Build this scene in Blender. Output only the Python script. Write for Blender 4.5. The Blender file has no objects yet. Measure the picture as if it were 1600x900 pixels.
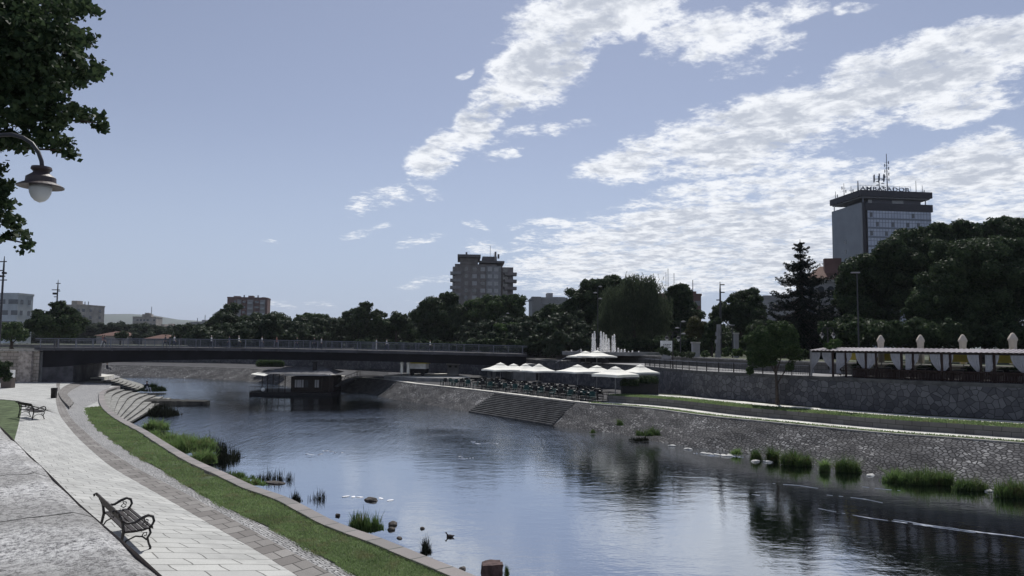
import bpy, bmesh, math, random
import numpy as np
from mathutils import Vector, Matrix
R = math.radians
rnd = random.Random(7)
rng = np.random.default_rng(7)
C = bpy.context.scene.collection
SC = bpy.context.scene
# ------------------------------------------------------------------ camera
CAMZ = 6.7; F = 1158.0; PITCH = math.atan(88/1158.0); ROLL = 0.0105
fwd = Vector((0, math.cos(PITCH), math.sin(PITCH)))
up0 = Vector((0, -math.sin(PITCH), math.cos(PITCH))); r0 = Vector((1, 0, 0))
cr = r0*math.cos(ROLL) + up0*math.sin(ROLL)
cu = up0*math.cos(ROLL) - r0*math.sin(ROLL)
camd = bpy.data.cameras.new('camera'); cam = bpy.data.objects.new('camera', camd); C.objects.link(cam)
cam.matrix_world = Matrix(((cr.x, cu.x, -fwd.x, 0), (cr.y, cu.y, -fwd.y, 0), (cr.z, cu.z, -fwd.z, CAMZ), (0, 0, 0, 1)))
camd.sensor_width = 36; camd.lens = 36*F/1600.0; camd.clip_start = 0.1; camd.clip_end = 20000
SC.camera = cam
SC.view_settings.view_transform = 'Standard'; SC.view_settings.look = 'None'
SC.view_settings.gamma = 1.0; SC.view_settings.use_curve_mapping = False
SC.view_settings.exposure = 0.12
# ------------------------------------------------------------------ sun + sky
SUN_EL, SUN_AZ = R(55), R(9)            # azimuth measured from +Y towards +X
sd = bpy.data.lights.new('sun', 'SUN'); sd.energy = 4.2; sd.angle = R(0.5); sd.color = (1.0, 0.965, 0.925)
so = bpy.data.objects.new('sun', sd); C.objects.link(so)
sv = Vector((math.sin(SUN_AZ)*math.cos(SUN_EL), math.cos(SUN_AZ)*math.cos(SUN_EL), math.sin(SUN_EL)))
so.rotation_euler = sv.to_track_quat('Z', 'Y').to_euler(); so.location = (0, 0, 200)

def P(px, py, z=0.0):
    d = fwd + cr*((px-800)/F) - cu*((py-450)/F)
    t = (z-CAMZ)/d.z
    return Vector((d.x*t, d.y*t, z))
def PD(px, py, D):
    d = fwd + cr*((px-800)/F) - cu*((py-450)/F)
    t = D/d.y
    return Vector((d.x*t, D, CAMZ+d.z*t))
def proj(p):
    v = Vector(p)-Vector((0, 0, CAMZ)); k = v.dot(fwd)
    return 800+F*v.dot(cr)/k, 450-F*v.dot(cu)/k
def uv_of(px, py):
    p = PD(px, py, 1.0); return p.x, p.z-CAMZ

W = bpy.data.worlds.new('World'); SC.world = W; W.use_nodes = True
nt = W.node_tree; nt.nodes.clear()
class N:
    """tiny node helper"""
    def __init__(s, nt): s.nt = nt
    def n(s, t, **k):
        o = s.nt.nodes.new(t)
        for a, b in k.items(): setattr(o, a, b)
        return o
    def l(s, a, b): s.nt.links.new(a, b)
    def m(s, op, a, b=None, c=None, clamp=False):
        o = s.n('ShaderNodeMath', operation=op); o.use_clamp = clamp
        for i, v in enumerate((a, b, c)):
            if v is None: continue
            if hasattr(v, 'links'): s.l(v, o.inputs[i])
            else: o.inputs[i].default_value = v
        return o.outputs[0]
    def mix(s, f, a, b, mode='MIX'):
        o = s.n('ShaderNodeMix', data_type='RGBA', blend_type=mode)
        for i, v in ((0, f), (6, a), (7, b)):
            if hasattr(v, 'links'): s.l(v, o.inputs[i])
            elif i == 0: o.inputs[0].default_value = v
            else: o.inputs[i].default_value = (*v[:3], 1)
        return o.outputs[2]
    def noise(s, vec, scale, detail=4, rough=.55, dist=0.0):
        o = s.n('ShaderNodeTexNoise'); o.inputs['Scale'].default_value = scale; o.inputs['Detail'].default_value = detail
        o.inputs['Roughness'].default_value = rough; o.inputs['Distortion'].default_value = dist
        if vec is not None: s.l(vec, o.inputs['Vector'])
        return o
    def ramp(s, f, stops):
        o = s.n('ShaderNodeMapRange', interpolation_type='SMOOTHSTEP')
        s.l(f, o.inputs[0])
        for i, v in enumerate(stops): o.inputs[1+i].default_value = v
        return o.outputs[0]
w = N(nt)
tc = w.n('ShaderNodeTexCoord'); sep = w.n('ShaderNodeSeparateXYZ'); w.l(tc.outputs['Generated'], sep.inputs[0])
dx, dy, dz = sep.outputs
sky = w.n('ShaderNodeTexSky', sky_type='NISHITA'); sky.sun_disc = False
sky.sun_elevation = SUN_EL; sky.sun_rotation = SUN_AZ; sky.altitude = 200; sky.air_density = 1.0; sky.dust_density = 0.6; sky.ozone_density = 2.0
hs = w.n('ShaderNodeHueSaturation'); hs.inputs['Saturation'].default_value = 0.56; hs.inputs['Value'].default_value = 1.0
w.l(sky.outputs[0], hs.inputs['Color'])
SKYS = 0.071
skyc = w.mix(1.0, hs.outputs[0], (SKYS*0.93, SKYS*0.97, SKYS*1.12), 'MULTIPLY')
skyc = w.mix(w.ramp(dz, (0.30, 0.0, 0, .8)), skyc, (.42, .51, .67))
# cloud field laid out over directions of the sky (fixed to the world)
ay = w.m('MAXIMUM', w.m('ABSOLUTE', dy), 0.05)
u0 = w.m('DIVIDE', dx, ay); v0 = w.m('DIVIDE', dz, ay)
cz = w.m('MAXIMUM', dz, 0.04)
comb = w.n('ShaderNodeCombineXYZ'); cz2 = w.m('ADD', cz, 0.10)
w.l(w.m('DIVIDE', dx, cz2), comb.inputs[0]); w.l(w.m('DIVIDE', dy, cz2), comb.inputs[1])
rot = w.n('ShaderNodeMapping'); rot.inputs['Rotation'].default_value = (0, 0, R(-28)); rot.inputs['Scale'].default_value = (1.0, 1.0, 1)
w.l(comb.outputs[0], rot.inputs[0])
combuv = w.n('ShaderNodeCombineXYZ'); w.l(u0, combuv.inputs[0]); w.l(v0, combuv.inputs[1])
warp = w.noise(combuv.outputs[0], 6.0, 3)
ws = w.n('ShaderNodeSeparateXYZ'); w.l(warp.outputs['Color'], ws.inputs[0])
u = w.m('ADD', u0, w.m('MULTIPLY', w.m('SUBTRACT', ws.outputs[0], .5), .10))
v = w.m('ADD', v0, w.m('MULTIPLY', w.m('SUBTRACT', ws.outputs[1], .5), .07))
blobs = [ # px, py, half-length px, half-width px, angle deg (up-right positive), weight
 (940, 10, 165, 62, 22, 1.1), (850, 95, 110, 55, 42, 1.15), (760, 180, 95, 34, 40, 1.05), (668, 248, 58, 34, 48, 1.0), (655, 292, 42, 14, -25, .7), (590, 318, 66, 18, 12, .62), (575, 365, 40, 8, 5, .5),
 (835, 205, 100, 12, 12, .66), (785, 235, 46, 14, 5, .6), (1110, 50, 95, 40, 8, .8), (1210, 22, 80, 22, 5, .7), (1330, 14, 42, 10, 20, .62), (1050, 82, 40, 9, 0, .6), (1190, 88, 80, 22, 25, .62), (1230, 118, 50, 14, 15, .5),
 (1560, 62, 190, 40, 14, 1.1), (1400, 135, 200, 52, 16, 1.2), (1180, 205, 190, 62, 15, 1.15), (990, 245, 90, 30, 16, 1.0), (1500, 160, 100, 34, 18, 1.0), (1330,195,120,30,14,.9),
 (1540, 262, 150, 50, 16, 1.15), (1360, 290, 170, 34, 10, .9), (1150, 300, 200, 32, 12, .85), (1130, 350, 300, 44, 10, 1.1), (1000, 405, 230, 28, 4, 1.0), (1290, 395, 300, 44, 4, 1.1), (1200, 435, 380, 26, 2, .95), (880, 356, 80, 8, 2, .72), (870, 378, 90, 8, 0, .7),
 (1570, 330, 160, 26, 8, .85), (660, 383, 36, 8, 8, .62), (755, 386, 36, 12, 0, .8), (738, 358, 24, 4, -12, .62), (418, 374, 22, 4, -10, .55), (440, 478, 80, 8, 2, .5), (700, 442, 70, 7, 0, .5), (980, 440, 200, 18, 0, .8), (716, 126, 16, 6, 20, .6), (680,468,60,6,0,.4),
 (-300, 120, 300, 60, 20, .9), (-500, 330, 300, 50, 10, .8), (2100, 60, 300, 90, 14, 1.0), (1100, -260, 500, 70, 25, 1.0), (500, -420, 400, 60, 30, .8)]
tot = None
for (bx, by, la, lb, an, wt) in blobs:
    if wt == 0: continue
    cu_, cv_ = uv_of(bx, by); a = R(an); ca, sa = math.cos(a), math.sin(a)
    du = w.m('SUBTRACT', u, cu_); dv = w.m('SUBTRACT', v, cv_)
    e1 = w.m('ADD', w.m('MULTIPLY', du, ca/(la/F)), w.m('MULTIPLY', dv, sa/(la/F)))
    e2 = w.m('ADD', w.m('MULTIPLY', du, -sa/(lb/F)), w.m('MULTIPLY', dv, ca/(lb/F)))
    d2 = w.m('ADD', w.m('MULTIPLY', e1, e1), w.m('MULTIPLY', e2, e2))
    g = w.m('MULTIPLY', w.m('EXPONENT', w.m('MULTIPLY', w.m('MULTIPLY', d2, d2), -0.55)), wt)
    tot = g if tot is None else w.m('SMOOTH_MAX', tot, g, .15)
tot = w.m('MINIMUM', tot, 1.25)
fb = w.noise(rot.outputs[0], 4.0, 12, .60, .25)
fb2 = w.noise(rot.outputs[0], 19.0, 9, .68, .2)
nn = w.m('ADD', w.m('MULTIPLY', fb.outputs['Fac'], .56), w.m('MULTIPLY', fb2.outputs['Fac'], .44))
dens = w.m('ADD', tot, w.m('MULTIPLY', w.m('MULTIPLY', w.m('SUBTRACT', nn, .5), 4.0), w.ramp(tot, (.02, .38, .2, 1))))
cov = w.ramp(dens, (0.38, 1.05, 0, 1))
thick = w.ramp(dens, (0.85, 2.1, 0, 1))
# thick parts are greyer from below (seen against the light)
mp = w.n('ShaderNodeMapping'); mp.inputs['Location'].default_value = (0.05, 0.10, 0); w.l(rot.outputs[0], mp.inputs[0])
fb3 = w.noise(mp.outputs[0], 9.0, 8, .6, .3)
lump = w.noise(mp.outputs[0], 24.0, 6, .6, .3)
core_ = w.m('ADD', tot, w.m('MULTIPLY', w.m('SUBTRACT', fb3.outputs['Fac'], .5), 2.3))
core_ = w.m('ADD', core_, w.m('MULTIPLY', w.m('SUBTRACT', lump.outputs['Fac'], .5), .8))
ccol = w.mix(w.m('MULTIPLY', w.ramp(core_, (.70, 1.40, 0, 1)), .9), (0.92, 0.94, 0.97), (0.46, 0.50, 0.58))
up_ok = w.ramp(dz, (0.0, 0.05, 0, 1))
fin = w.mix(w.m('MULTIPLY', w.m('MULTIPLY', cov, .93), up_ok), skyc, ccol)
bg = w.n('ShaderNodeBackground'); bg.inputs[1].default_value = 1.0; w.l(fin, bg.inputs[0])
# below the horizon: plain dim ground bounce
wo = w.n('ShaderNodeOutputWorld'); w.l(bg.outputs[0], wo.inputs[0])

# ------------------------------------------------------------------ object helpers
def org(o):
    v = Vector((0, 0, 0))
    while o is not None: v += o.location; o = o.parent
    return v
class MB:
    def __init__(s): s.v = []; s.f = []; s.uv = []; s.mi = []; s.has_uv = False
    def face(s, pts, uv=None, mi=0):
        b = len(s.v); s.v += [tuple(p) for p in pts]; s.f.append(tuple(range(b, b+len(pts)))); s.mi.append(mi)
        s.uv.append(uv); s.has_uv |= uv is not None
    def mesh(s, V, Fs, mi=0):
        b = len(s.v); s.v += [tuple(p) for p in V]
        for f in Fs: s.f.append(tuple(b+i for i in f)); s.uv.append(None); s.mi.append(mi)
    def box(s, c, size, rz=0, mi=0, M=None):
        hx, hy, hz = [q/2 for q in size]; V = []
        ca, sa = math.cos(rz), math.sin(rz)
        for z in (-hz, hz):
            for x, y in ((-hx, -hy), (hx, -hy), (hx, hy), (-hx, hy)):
                if M is not None: V.append(M @ Vector((c[0]+x, c[1]+y, c[2]+z)))
                else: V.append((c[0]+x*ca-y*sa, c[1]+x*sa+y*ca, c[2]+z))
        s.mesh(V, [(3, 2, 1, 0), (4, 5, 6, 7), (0, 1, 5, 4), (1, 2, 6, 5), (2, 3, 7, 6), (3, 0, 4, 7)], mi)
        return s
    def prism(s, poly, z0, z1, mi=0):
        n = len(poly); V = [(p[0], p[1], z0) for p in poly]+[(p[0], p[1], z1) for p in poly]
        s.mesh(V, [tuple(range(n-1, -1, -1)), tuple(range(n, 2*n))]+[(i, (i+1) % n, n+(i+1) % n, n+i) for i in range(n)], mi)
        return s
    def tube(s, pts, rad, n=6, mi=0, cap=True):
        pts = [Vector(p) for p in pts]; k = len(pts)
        if not hasattr(rad, '__len__'): rad = [rad]*k
        V = []; Fs = []
        t0 = (pts[1]-pts[0]).normalized(); a = t0.orthogonal().normalized()
        for i, p in enumerate(pts):
            t = (pts[min(i+1, k-1)]-pts[max(i-1, 0)]).normalized()
            a = (a-t*a.dot(t)).normalized(); b = t.cross(a)
            for j in range(n):
                q = 2*math.pi*j/n; V.append(p+(a*math.cos(q)+b*math.sin(q))*rad[i])
        for i in range(k-1):
            for j in range(n):
                Fs.append((i*n+j, i*n+(j+1) % n, (i+1)*n+(j+1) % n, (i+1)*n+j))
        if cap: Fs += [tuple(range(n-1, -1, -1)), tuple(range((k-1)*n, k*n))]
        s.mesh(V, Fs, mi); return s
    def lathe(s, c, prof, n=16, mi=0):
        V = []; Fs = []; k = len(prof)
        for (r, z) in prof:
            for j in range(n):
                q = 2*math.pi*j/n; V.append((c[0]+r*math.cos(q), c[1]+r*math.sin(q), c[2]+z))
        for i in range(k-1):
            for j in range(n): Fs.append((i*n+j, i*n+(j+1) % n, (i+1)*n+(j+1) % n, (i+1)*n+j))
        Fs += [tuple(range(n-1, -1, -1)), tuple(range((k-1)*n, k*n))]
        s.mesh(V, Fs, mi); return s
    def ball(s, c, r, n=8, m=6, mi=0):
        if not hasattr(r, '__len__'): r = (r, r, r)
        V = [(c[0], c[1], c[2]-r[2])]; Fs = []
        for i in range(1, m):
            t = math.pi*i/m
            for j in range(n):
                q = 2*math.pi*j/n; V.append((c[0]+r[0]*math.sin(t)*math.cos(q), c[1]+r[1]*math.sin(t)*math.sin(q), c[2]-r[2]*math.cos(t)))
        V.append((c[0], c[1], c[2]+r[2])); L = len(V)-1
        for j in range(n):
            Fs.append((0, 1+(j+1) % n, 1+j)); Fs.append((L, 1+(m-2)*n+j, 1+(m-2)*n+(j+1) % n))
            for i in range(m-2): Fs.append((1+i*n+j, 1+i*n+(j+1) % n, 1+(i+1)*n+(j+1) % n, 1+(i+1)*n+j))
        s.mesh(V, Fs, mi); return s
    def loft(s, A, B, uvs=None, mi=0):
        """sheet between two polylines of equal length, uv in metres"""
        u = 0
        for i in range(len(A)-1):
            a, b, c, d = Vector(A[i]), Vector(A[i+1]), Vector(B[i+1]), Vector(B[i])
            du = ((b-a).length+(c-d).length)/2
            w0, w1 = (d-a).length, (c-b).length
            s.face([a, d, c, b], [(u, 0), (u, w0), (u+du, w1), (u+du, 0)], mi)
            u += du
        return s
    def build(s, name, mats, parent=None, smooth=False, local=False):
        me = bpy.data.meshes.new(name)
        o_ = org(parent) if (parent is not None and not local) else Vector((0, 0, 0))
        me.from_pydata([(p[0]-o_.x, p[1]-o_.y, p[2]-o_.z) for p in s.v], [], s.f)
        if not isinstance(mats, (list, tuple)): mats = [mats]
        for m_ in mats: me.materials.append(m_)
        if len(mats) > 1: me.polygons.foreach_set('material_index', s.mi)
        if s.has_uv:
            ul = me.uv_layers.new(name='UVMap'); k = 0
            for i, f in enumerate(s.f):
                for j in range(len(f)):
                    ul.data[k].uv = s.uv[i][j] if s.uv[i] else (0, 0)
                    k += 1
        if smooth: me.polygons.foreach_set('use_smooth', [True]*len(me.polygons))
        me.update()
        o = bpy.data.objects.new(name, me); C.objects.link(o)
        if parent is not None: o.parent = parent
        return o
def tag(o, label=None, cat=None, group=None, kind=None):
    if label: o['label'] = label
    if cat: o['category'] = cat
    if group: o['group'] = group
    if kind: o['kind'] = kind
    return o
def thing(name, label, cat, loc=(0, 0, 0), rz=0, group=None):
    o = bpy.data.objects.new(name, None); C.objects.link(o); o.location = loc; o.rotation_euler = (0, 0, rz)
    o.empty_display_size = .3
    return tag(o, label, cat, group)
def kids(o): return [c for c in bpy.data.objects if c.parent == o]
def copy_tree(o, parent=None, **k):
    ks = kids(o)
    c = o.copy(); C.objects.link(c); c.parent = parent
    for ch in ks: copy_tree(ch, c)
    return c
def dup(o, loc, rz=None, label=None, scale=None):
    c = copy_tree(o); c.location = loc
    if rz is not None: c.rotation_euler = (0, 0, rz)
    if label: c['label'] = label
    if scale: c.scale = (scale,)*3
    return c
def struct(mb, name, mats, **k): return tag(mb.build(name, mats, **k), kind='structure')

# ------------------------------------------------------------------ materials
def newmat(name):
    m = bpy.data.materials.new(name); m.use_nodes = True; m.node_tree.nodes.clear()
    q = N(m.node_tree); out = q.n('ShaderNodeOutputMaterial'); b = q.n('ShaderNodeBsdfPrincipled'); q.l(b.outputs[0], out.inputs[0])
    return m, q, b, out
def mat(name, col, rough=.8, var=.25, scale=2.0, bump=0.0, bscale=20, metal=0.0, spec=.18, island=0.0, coord='Object'):
    m, q, b, out = newmat(name)
    t = q.n('ShaderNodeTexCoord'); co = t.outputs[coord]
    n1 = q.noise(co, scale, 5, .6)
    lo = tuple(c*(1-var) for c in col); hi = tuple(min(1, c*(1+var)) for c in col)
    c = q.mix(q.ramp(n1.outputs['Fac'], (.3, .7, 0, 1)), lo, hi)
    if island:
        g = q.n('ShaderNodeNewGeometry')
        c = q.mix(q.m('MULTIPLY', g.outputs['Random Per Island'], island), c, tuple(x*.35 for x in col))
    q.l(c, b.inputs['Base Color'])
    b.inputs['Roughness'].default_value = rough; b.inputs['Metallic'].default_value = metal
    b.inputs['Specular IOR Level'].default_value = spec
    if bump:
        n2 = q.noise(co, bscale, 4, .6); bb = q.n('ShaderNodeBump'); bb.inputs['Strength'].default_value = bump; bb.inputs['Distance'].default_value = .02
        q.l(n2.outputs['Fac'], bb.inputs['Height']); q.l(bb.outputs[0], b.inputs['Normal'])
    return m
def stones(name, scale, cols, joint, jw=.05, rough=.85, bump=.6, coord='UV', sc=(1, 1, 1), stain=.35, rnd_=1.0, spec=.15, fine=30):
    """irregular stones: voronoi cells with joints"""
    m, q, b, out = newmat(name)
    t = q.n('ShaderNodeTexCoord'); mp = q.n('ShaderNodeMapping'); mp.inputs['Scale'].default_value = sc
    q.l(t.outputs[coord], mp.inputs[0])
    wn = q.noise(mp.outputs[0], scale*1.5, 3); ad = q.n('ShaderNodeVectorMath', operation='MULTIPLY_ADD')
    q.l(wn.outputs['Color'], ad.inputs[0]); ad.inputs[1].default_value = (.18/scale,)*3; q.l(mp.outputs[0], ad.inputs[2])
    v1 = q.n('ShaderNodeTexVoronoi', feature='F1', voronoi_dimensions='2D'); v2 = q.n('ShaderNodeTexVoronoi', feature='DISTANCE_TO_EDGE', voronoi_dimensions='2D')
    for v_ in (v1, v2):
        q.l(ad.outputs[0], v_.inputs['Vector']); v_.inputs['Scale'].default_value = scale; v_.inputs['Randomness'].default_value = rnd_
    s3 = q.n('ShaderNodeSeparateColor'); q.l(v1.outputs['Color'], s3.inputs[0])
    c = q.mix(s3.outputs[0], cols[0], cols[1])
    if len(cols) > 2:
        pn = q.noise(t.outputs[coord], .45, 4, .6); c = q.mix(q.m('MULTIPLY', q.ramp(s3.outputs[1], (.45, .75, 0, 1)), q.ramp(pn.outputs['Fac'], (.46, .62, .12, 1))), c, cols[2])
    st = q.noise(t.outputs[coord], .35, 6, .65); c = q.mix(q.ramp(st.outputs['Fac'], (.35, .7, 0, stain)), c, tuple(x*.35 for x in cols[0]))
    fn = q.noise(t.outputs[coord], fine, 4, .7); c = q.mix(q.m('MULTIPLY', fn.outputs['Fac'], .45), c, tuple(x*.5 for x in cols[0]))
    j = q.ramp(v2.outputs['Distance'], (jw*.5, jw*1.3, 0, 1))
    c = q.mix(j, joint, c)
    q.l(c, b.inputs['Base Color']); b.inputs['Roughness'].default_value = rough; b.inputs['Specular IOR Level'].default_value = spec
    h = q.m('ADD', q.m('MULTIPLY', j, 1.0), q.m('MULTIPLY', fn.outputs['Fac'], .5))
    h = q.m('ADD', h, q.m('MULTIPLY', s3.outputs[2], .5))
    bb = q.n('ShaderNodeBump'); bb.inputs['Strength'].default_value = bump; bb.inputs['Distance'].default_value = .04
    q.l(h, bb.inputs['Height']); q.l(bb.outputs[0], b.inputs['Normal'])
    return m
def bricks(name, bw, bh, cols, joint, mortar=.015, rough=.8, bump=.3, coord='UV', swap=True, stain=.3, off=.5, spec=.15):
    m, q, b, out = newmat(name)
    t = q.n('ShaderNodeTexCoord'); sp = q.n('ShaderNodeSeparateXYZ'); q.l(t.outputs[coord], sp.inputs[0]); cb = q.n('ShaderNodeCombineXYZ')
    wn = q.noise(t.outputs[coord], .8, 2)
    k = q.m('MULTIPLY', q.m('SUBTRACT', wn.outputs['Fac'], .5), bh*.25)
    q.l(sp.outputs[1 if swap else 0], cb.inputs[0]); q.l(q.m('ADD', sp.outputs[0 if swap else 1], k), cb.inputs[1])
    br = q.n('ShaderNodeTexBrick'); br.offset = off; q.l(cb.outputs[0], br.inputs['Vector']); br.inputs['Scale'].default_value = 1
    br.inputs['Brick Width'].default_value = bw; br.inputs['Row Height'].default_value = bh; br.inputs['Mortar Size'].default_value = mortar
    br.inputs['Mortar Smooth'].default_value = .3; br.inputs['Bias'].default_value = 0
    br.inputs['Color1'].default_value = (*cols[0], 1); br.inputs['Color2'].default_value = (*cols[1], 1); br.inputs['Mortar'].default_value = (*joint, 1)
    st = q.noise(t.outputs[coord], .5, 7, .7); c = q.mix(q.ramp(st.outputs['Fac'], (.4, .75, 0, stain)), br.outputs['Color'], tuple(x*.4 for x in cols[0]))
    fn = q.noise(t.outputs[coord], 22, 5, .75); c = q.mix(q.ramp(fn.outputs['Fac'], (.35, .75, 0, .5)), c, tuple(x*.55 for x in cols[0]))
    q.l(c, b.inputs['Base Color']); b.inputs['Roughness'].default_value = rough; b.inputs['Specular IOR Level'].default_value = spec
    h = q.m('ADD', q.m('MULTIPLY', br.outputs['Fac'], -1.0), q.m('MULTIPLY', fn.outputs['Fac'], .4))
    bb = q.n('ShaderNodeBump'); bb.inputs['Strength'].default_value = bump; bb.inputs['Distance'].default_value = .02
    q.l(h, bb.inputs['Height']); q.l(bb.outputs[0], b.inputs['Normal'])
    return m
def leafmat(name, c1, c2, trans=.25, rough=.55, dry=None):
    m, q, b, out = newmat(name)
    g = q.n('ShaderNodeNewGeometry'); t = q.n('ShaderNodeTexCoord')
    n1 = q.noise(t.outputs['Object'], .55, 4, .6)
    c = q.mix(g.outputs['Random Per Island'], c1, c2)
    c = q.mix(q.ramp(n1.outputs['Fac'], (.35, .7, 0, .6)), c, tuple(x*.6 for x in c1))
    if dry: n2 = q.noise(t.outputs['Object'], 1.6, 6, .65); c = q.mix(q.ramp(n2.outputs['Fac'], (.50, .66, 0, .7)), c, dry)
    q.l(c, b.inputs['Base Color']); b.inputs['Roughness'].default_value = rough; b.inputs['Specular IOR Level'].default_value = .06
    tr = q.n('ShaderNodeBsdfTranslucent'); q.l(c, tr.inputs[0]); ms = q.n('ShaderNodeMixShader'); ms.inputs[0].default_value = trans
    q.l(b.outputs[0], ms.inputs[1]); q.l(tr.outputs[0], ms.inputs[2]); q.l(ms.outputs[0], out.inputs[0])
    return m
M = {}
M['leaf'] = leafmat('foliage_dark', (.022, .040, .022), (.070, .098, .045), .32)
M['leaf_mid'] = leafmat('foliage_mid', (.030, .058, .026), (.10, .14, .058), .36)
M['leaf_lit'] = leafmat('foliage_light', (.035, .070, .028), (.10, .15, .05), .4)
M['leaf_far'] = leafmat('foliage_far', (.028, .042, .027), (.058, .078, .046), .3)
M['willow'] = leafmat('foliage_willow', (.045, .062, .038), (.10, .125, .07), .35)
M['needle'] = leafmat('needles', (.008, .014, .011), (.020, .030, .020), .08)
M['olive'] = leafmat('foliage_olive', (.05, .055, .025), (.09, .09, .04))
M['grass'] = leafmat('grass_blades', (.095, .165, .055), (.22, .32, .115), .5, dry=(.17, .16, .08))
M['turf'] = leafmat('turf_blades', (.13, .20, .08), (.27, .36, .155), .5, dry=(.20, .185, .10))
M['grass_dk'] = leafmat('grass_blades_dark', (.040, .080, .028), (.12, .18, .06), .45, dry=(.12, .115, .055))
M['reed'] = leafmat('reed_blades', (.012, .016, .011), (.035, .040, .025), .15)
M['bark'] = mat('bark', (.055, .045, .038), .9, .4, 6, .8, 18)
M['lawn'] = mat('lawn_ground', (.075, .10, .05), .95, .5, 1.3, .8, 40)
M['soil'] = mat('soil', (.035, .042, .026), .95, .3, 1.0, .5, 20)
M['pave'] = bricks('paving_slabs', 1.15, .62, (( .50, .50, .44)), (.0, .0, .0)) if False else bricks('paving_slabs', 1.15, .62, ((.52, .525, .50), (.41, .415, .40)), (.12, .12, .11), .024, stain=.6)
M['border'] = bricks('border_blocks', .78, .62, ((.165, .155, .145), (.27, .26, .245)), (.04, .038, .035), .025, stain=.35)
M['cobble'] = stones('cobbles', 5.5, ((.42, .42, .42), (.66, .66, .65)), (.10, .10, .10), .12, bump=1.0, stain=.3, rnd_=.7)
M['kerb'] = bricks('kerb_blocks', 3.0, 1.1, ((.29, .265, .255), (.20, .195, .19)), (.05, .07, .06), .03, stain=.3)
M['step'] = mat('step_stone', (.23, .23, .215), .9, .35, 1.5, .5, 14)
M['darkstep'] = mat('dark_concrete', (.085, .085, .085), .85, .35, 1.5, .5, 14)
M['revet'] = stones('revetment', 3.9, ((.075, .075, .080), (.18, .18, .185), (.42, .42, .42)), (.030, .030, .032), .13, bump=1.0, stain=.75)
M['wall'] = stones('polygonal_wall', 2.5, ((.095, .095, .105), (.215, .215, .225)), (.045, .045, .045), .045, bump=.7, stain=.45)
M['wall2'] = bricks('block_wall', .9, .35, ((.13, .125, .12), (.19, .185, .18)), (.06, .06, .055), .02, swap=False, stain=.5)
M['quay'] = bricks('quay_wall', .8, .42, ((.34, .30, .27), (.44, .40, .36)), (.12, .10, .09), .03, swap=False, stain=.5)
M['quay_r'] = stones('quay_pilaster', 3.0, ((.42, .37, .33), (.56, .50, .45)), (.22, .18, .16), .06, bump=1.0, stain=.2)
M['coping'] = mat('coping_stone', (.30, .29, .27), .9, .3, 2, .5, 12)
M['white_path'] = mat('pale_path', (.58, .57, .52), .9, .2, .8, .3, 20)
M['concrete'] = mat('concrete', (.22, .22, .22), .85, .25, .7, .3, 9)
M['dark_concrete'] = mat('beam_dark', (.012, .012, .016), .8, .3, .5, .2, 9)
M['asphalt'] = mat('asphalt', (.05, .05, .052), .9, .2, 1, .3, 30)
M['steel'] = mat('steel_grey', (.15, .16, .19), .5, .1, 2, metal=.2)
M['iron'] = mat('cast_iron', (.012, .010, .010), .45, .3, 8, .2, 60, spec=.5)
M['wood'] = mat('bench_wood', (.030, .025, .023), .6, .4, 9, .4, 40)
M['lampgrey'] = mat('lamp_grey', (.045, .045, .052), .5, .15, 3, spec=.3)
M['brownpaint'] = mat('brown_lamp_paint', (.042, .030, .030), .5, .15, 5, spec=.5)
M['white'] = mat('white_paint', (.72, .72, .70), .6, .1, 2)
M['canvas'] = mat('cream_canvas', (.78, .77, .70), .85, .06, 1.5)
M['canvas_tan'] = mat('tan_canvas', (.52, .47, .40), .85, .08, 1.5)
M['curtain'] = mat('curtain_cloth', (.33, .33, .36), .9, .1, 3)
M['yellow'] = mat('yellow_cloth', (.62, .52, .12), .85, .1, 1)
M['red_tile'] = bricks('roof_tiles', .4, .3, ((.14, .075, .06), (.18, .10, .08)), (.06, .05, .04), .03, coord='Object', swap=False)
M['black'] = mat('black_paint', (.015, .015, .017), .5, .2, 3)
M['teal'] = mat('teal_cushion', (.02, .055, .055), .7, .2, 3)
M['glass'] = mat('dark_glass', (.03, .035, .045), .12, .1, 1, spec=.8)
M['shirt_w'] = mat('cloth_white', (.6, .6, .6), .9, .1); M['shirt_d'] = mat('cloth_dark', (.04, .045, .06), .9, .2)
M['shirt_r'] = mat('cloth_rust', (.28, .12, .10), .9, .1); M['jeans'] = mat('cloth_jeans', (.06, .07, .11), .9, .2); M['skin'] = mat('skin', (.42, .27, .20), .6, .05)
M['hair'] = mat('hair', (.02, .015, .012), .6, .2)
# ------------------------------------------------------------------ polylines
def smooth(pts, step=1.5):
    """Catmull-Rom through 3D points, resampled"""
    pts = [Vector(p) for p in pts]; out = []
    ext = [pts[0]*2-pts[1]]+pts+[pts[-1]*2-pts[-2]]
    for i in range(1, len(ext)-2):
        p0, p1, p2, p3 = ext[i-1:i+3]; n = max(2, int((p2-p1).length/step))
        for k in range(n):
            t = k/n
            out.append(.5*((2*p1)+(-p0+p2)*t+(2*p0-5*p1+4*p2-p3)*t*t+(-p0+3*p1-3*p2+p3)*t**3))
    out.append(pts[-1]); return out
def resample(pts, n):
    L = [0]
    for a, b in zip(pts, pts[1:]): L.append(L[-1]+(b-a).length)
    out = []; k = 0
    for i in range(n):
        s = L[-1]*i/(n-1)
        while k < len(pts)-2 and L[k+1] < s: k += 1
        f = (s-L[k])/max(1e-9, L[k+1]-L[k]); out.append(pts[k].lerp(pts[k+1], min(1, max(0, f))))
    return out
def PP(lst, z): return [P(x, y, z) for x, y in lst]
def lift(pts, z): return [Vector((p.x, p.y, z)) for p in pts]

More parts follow.
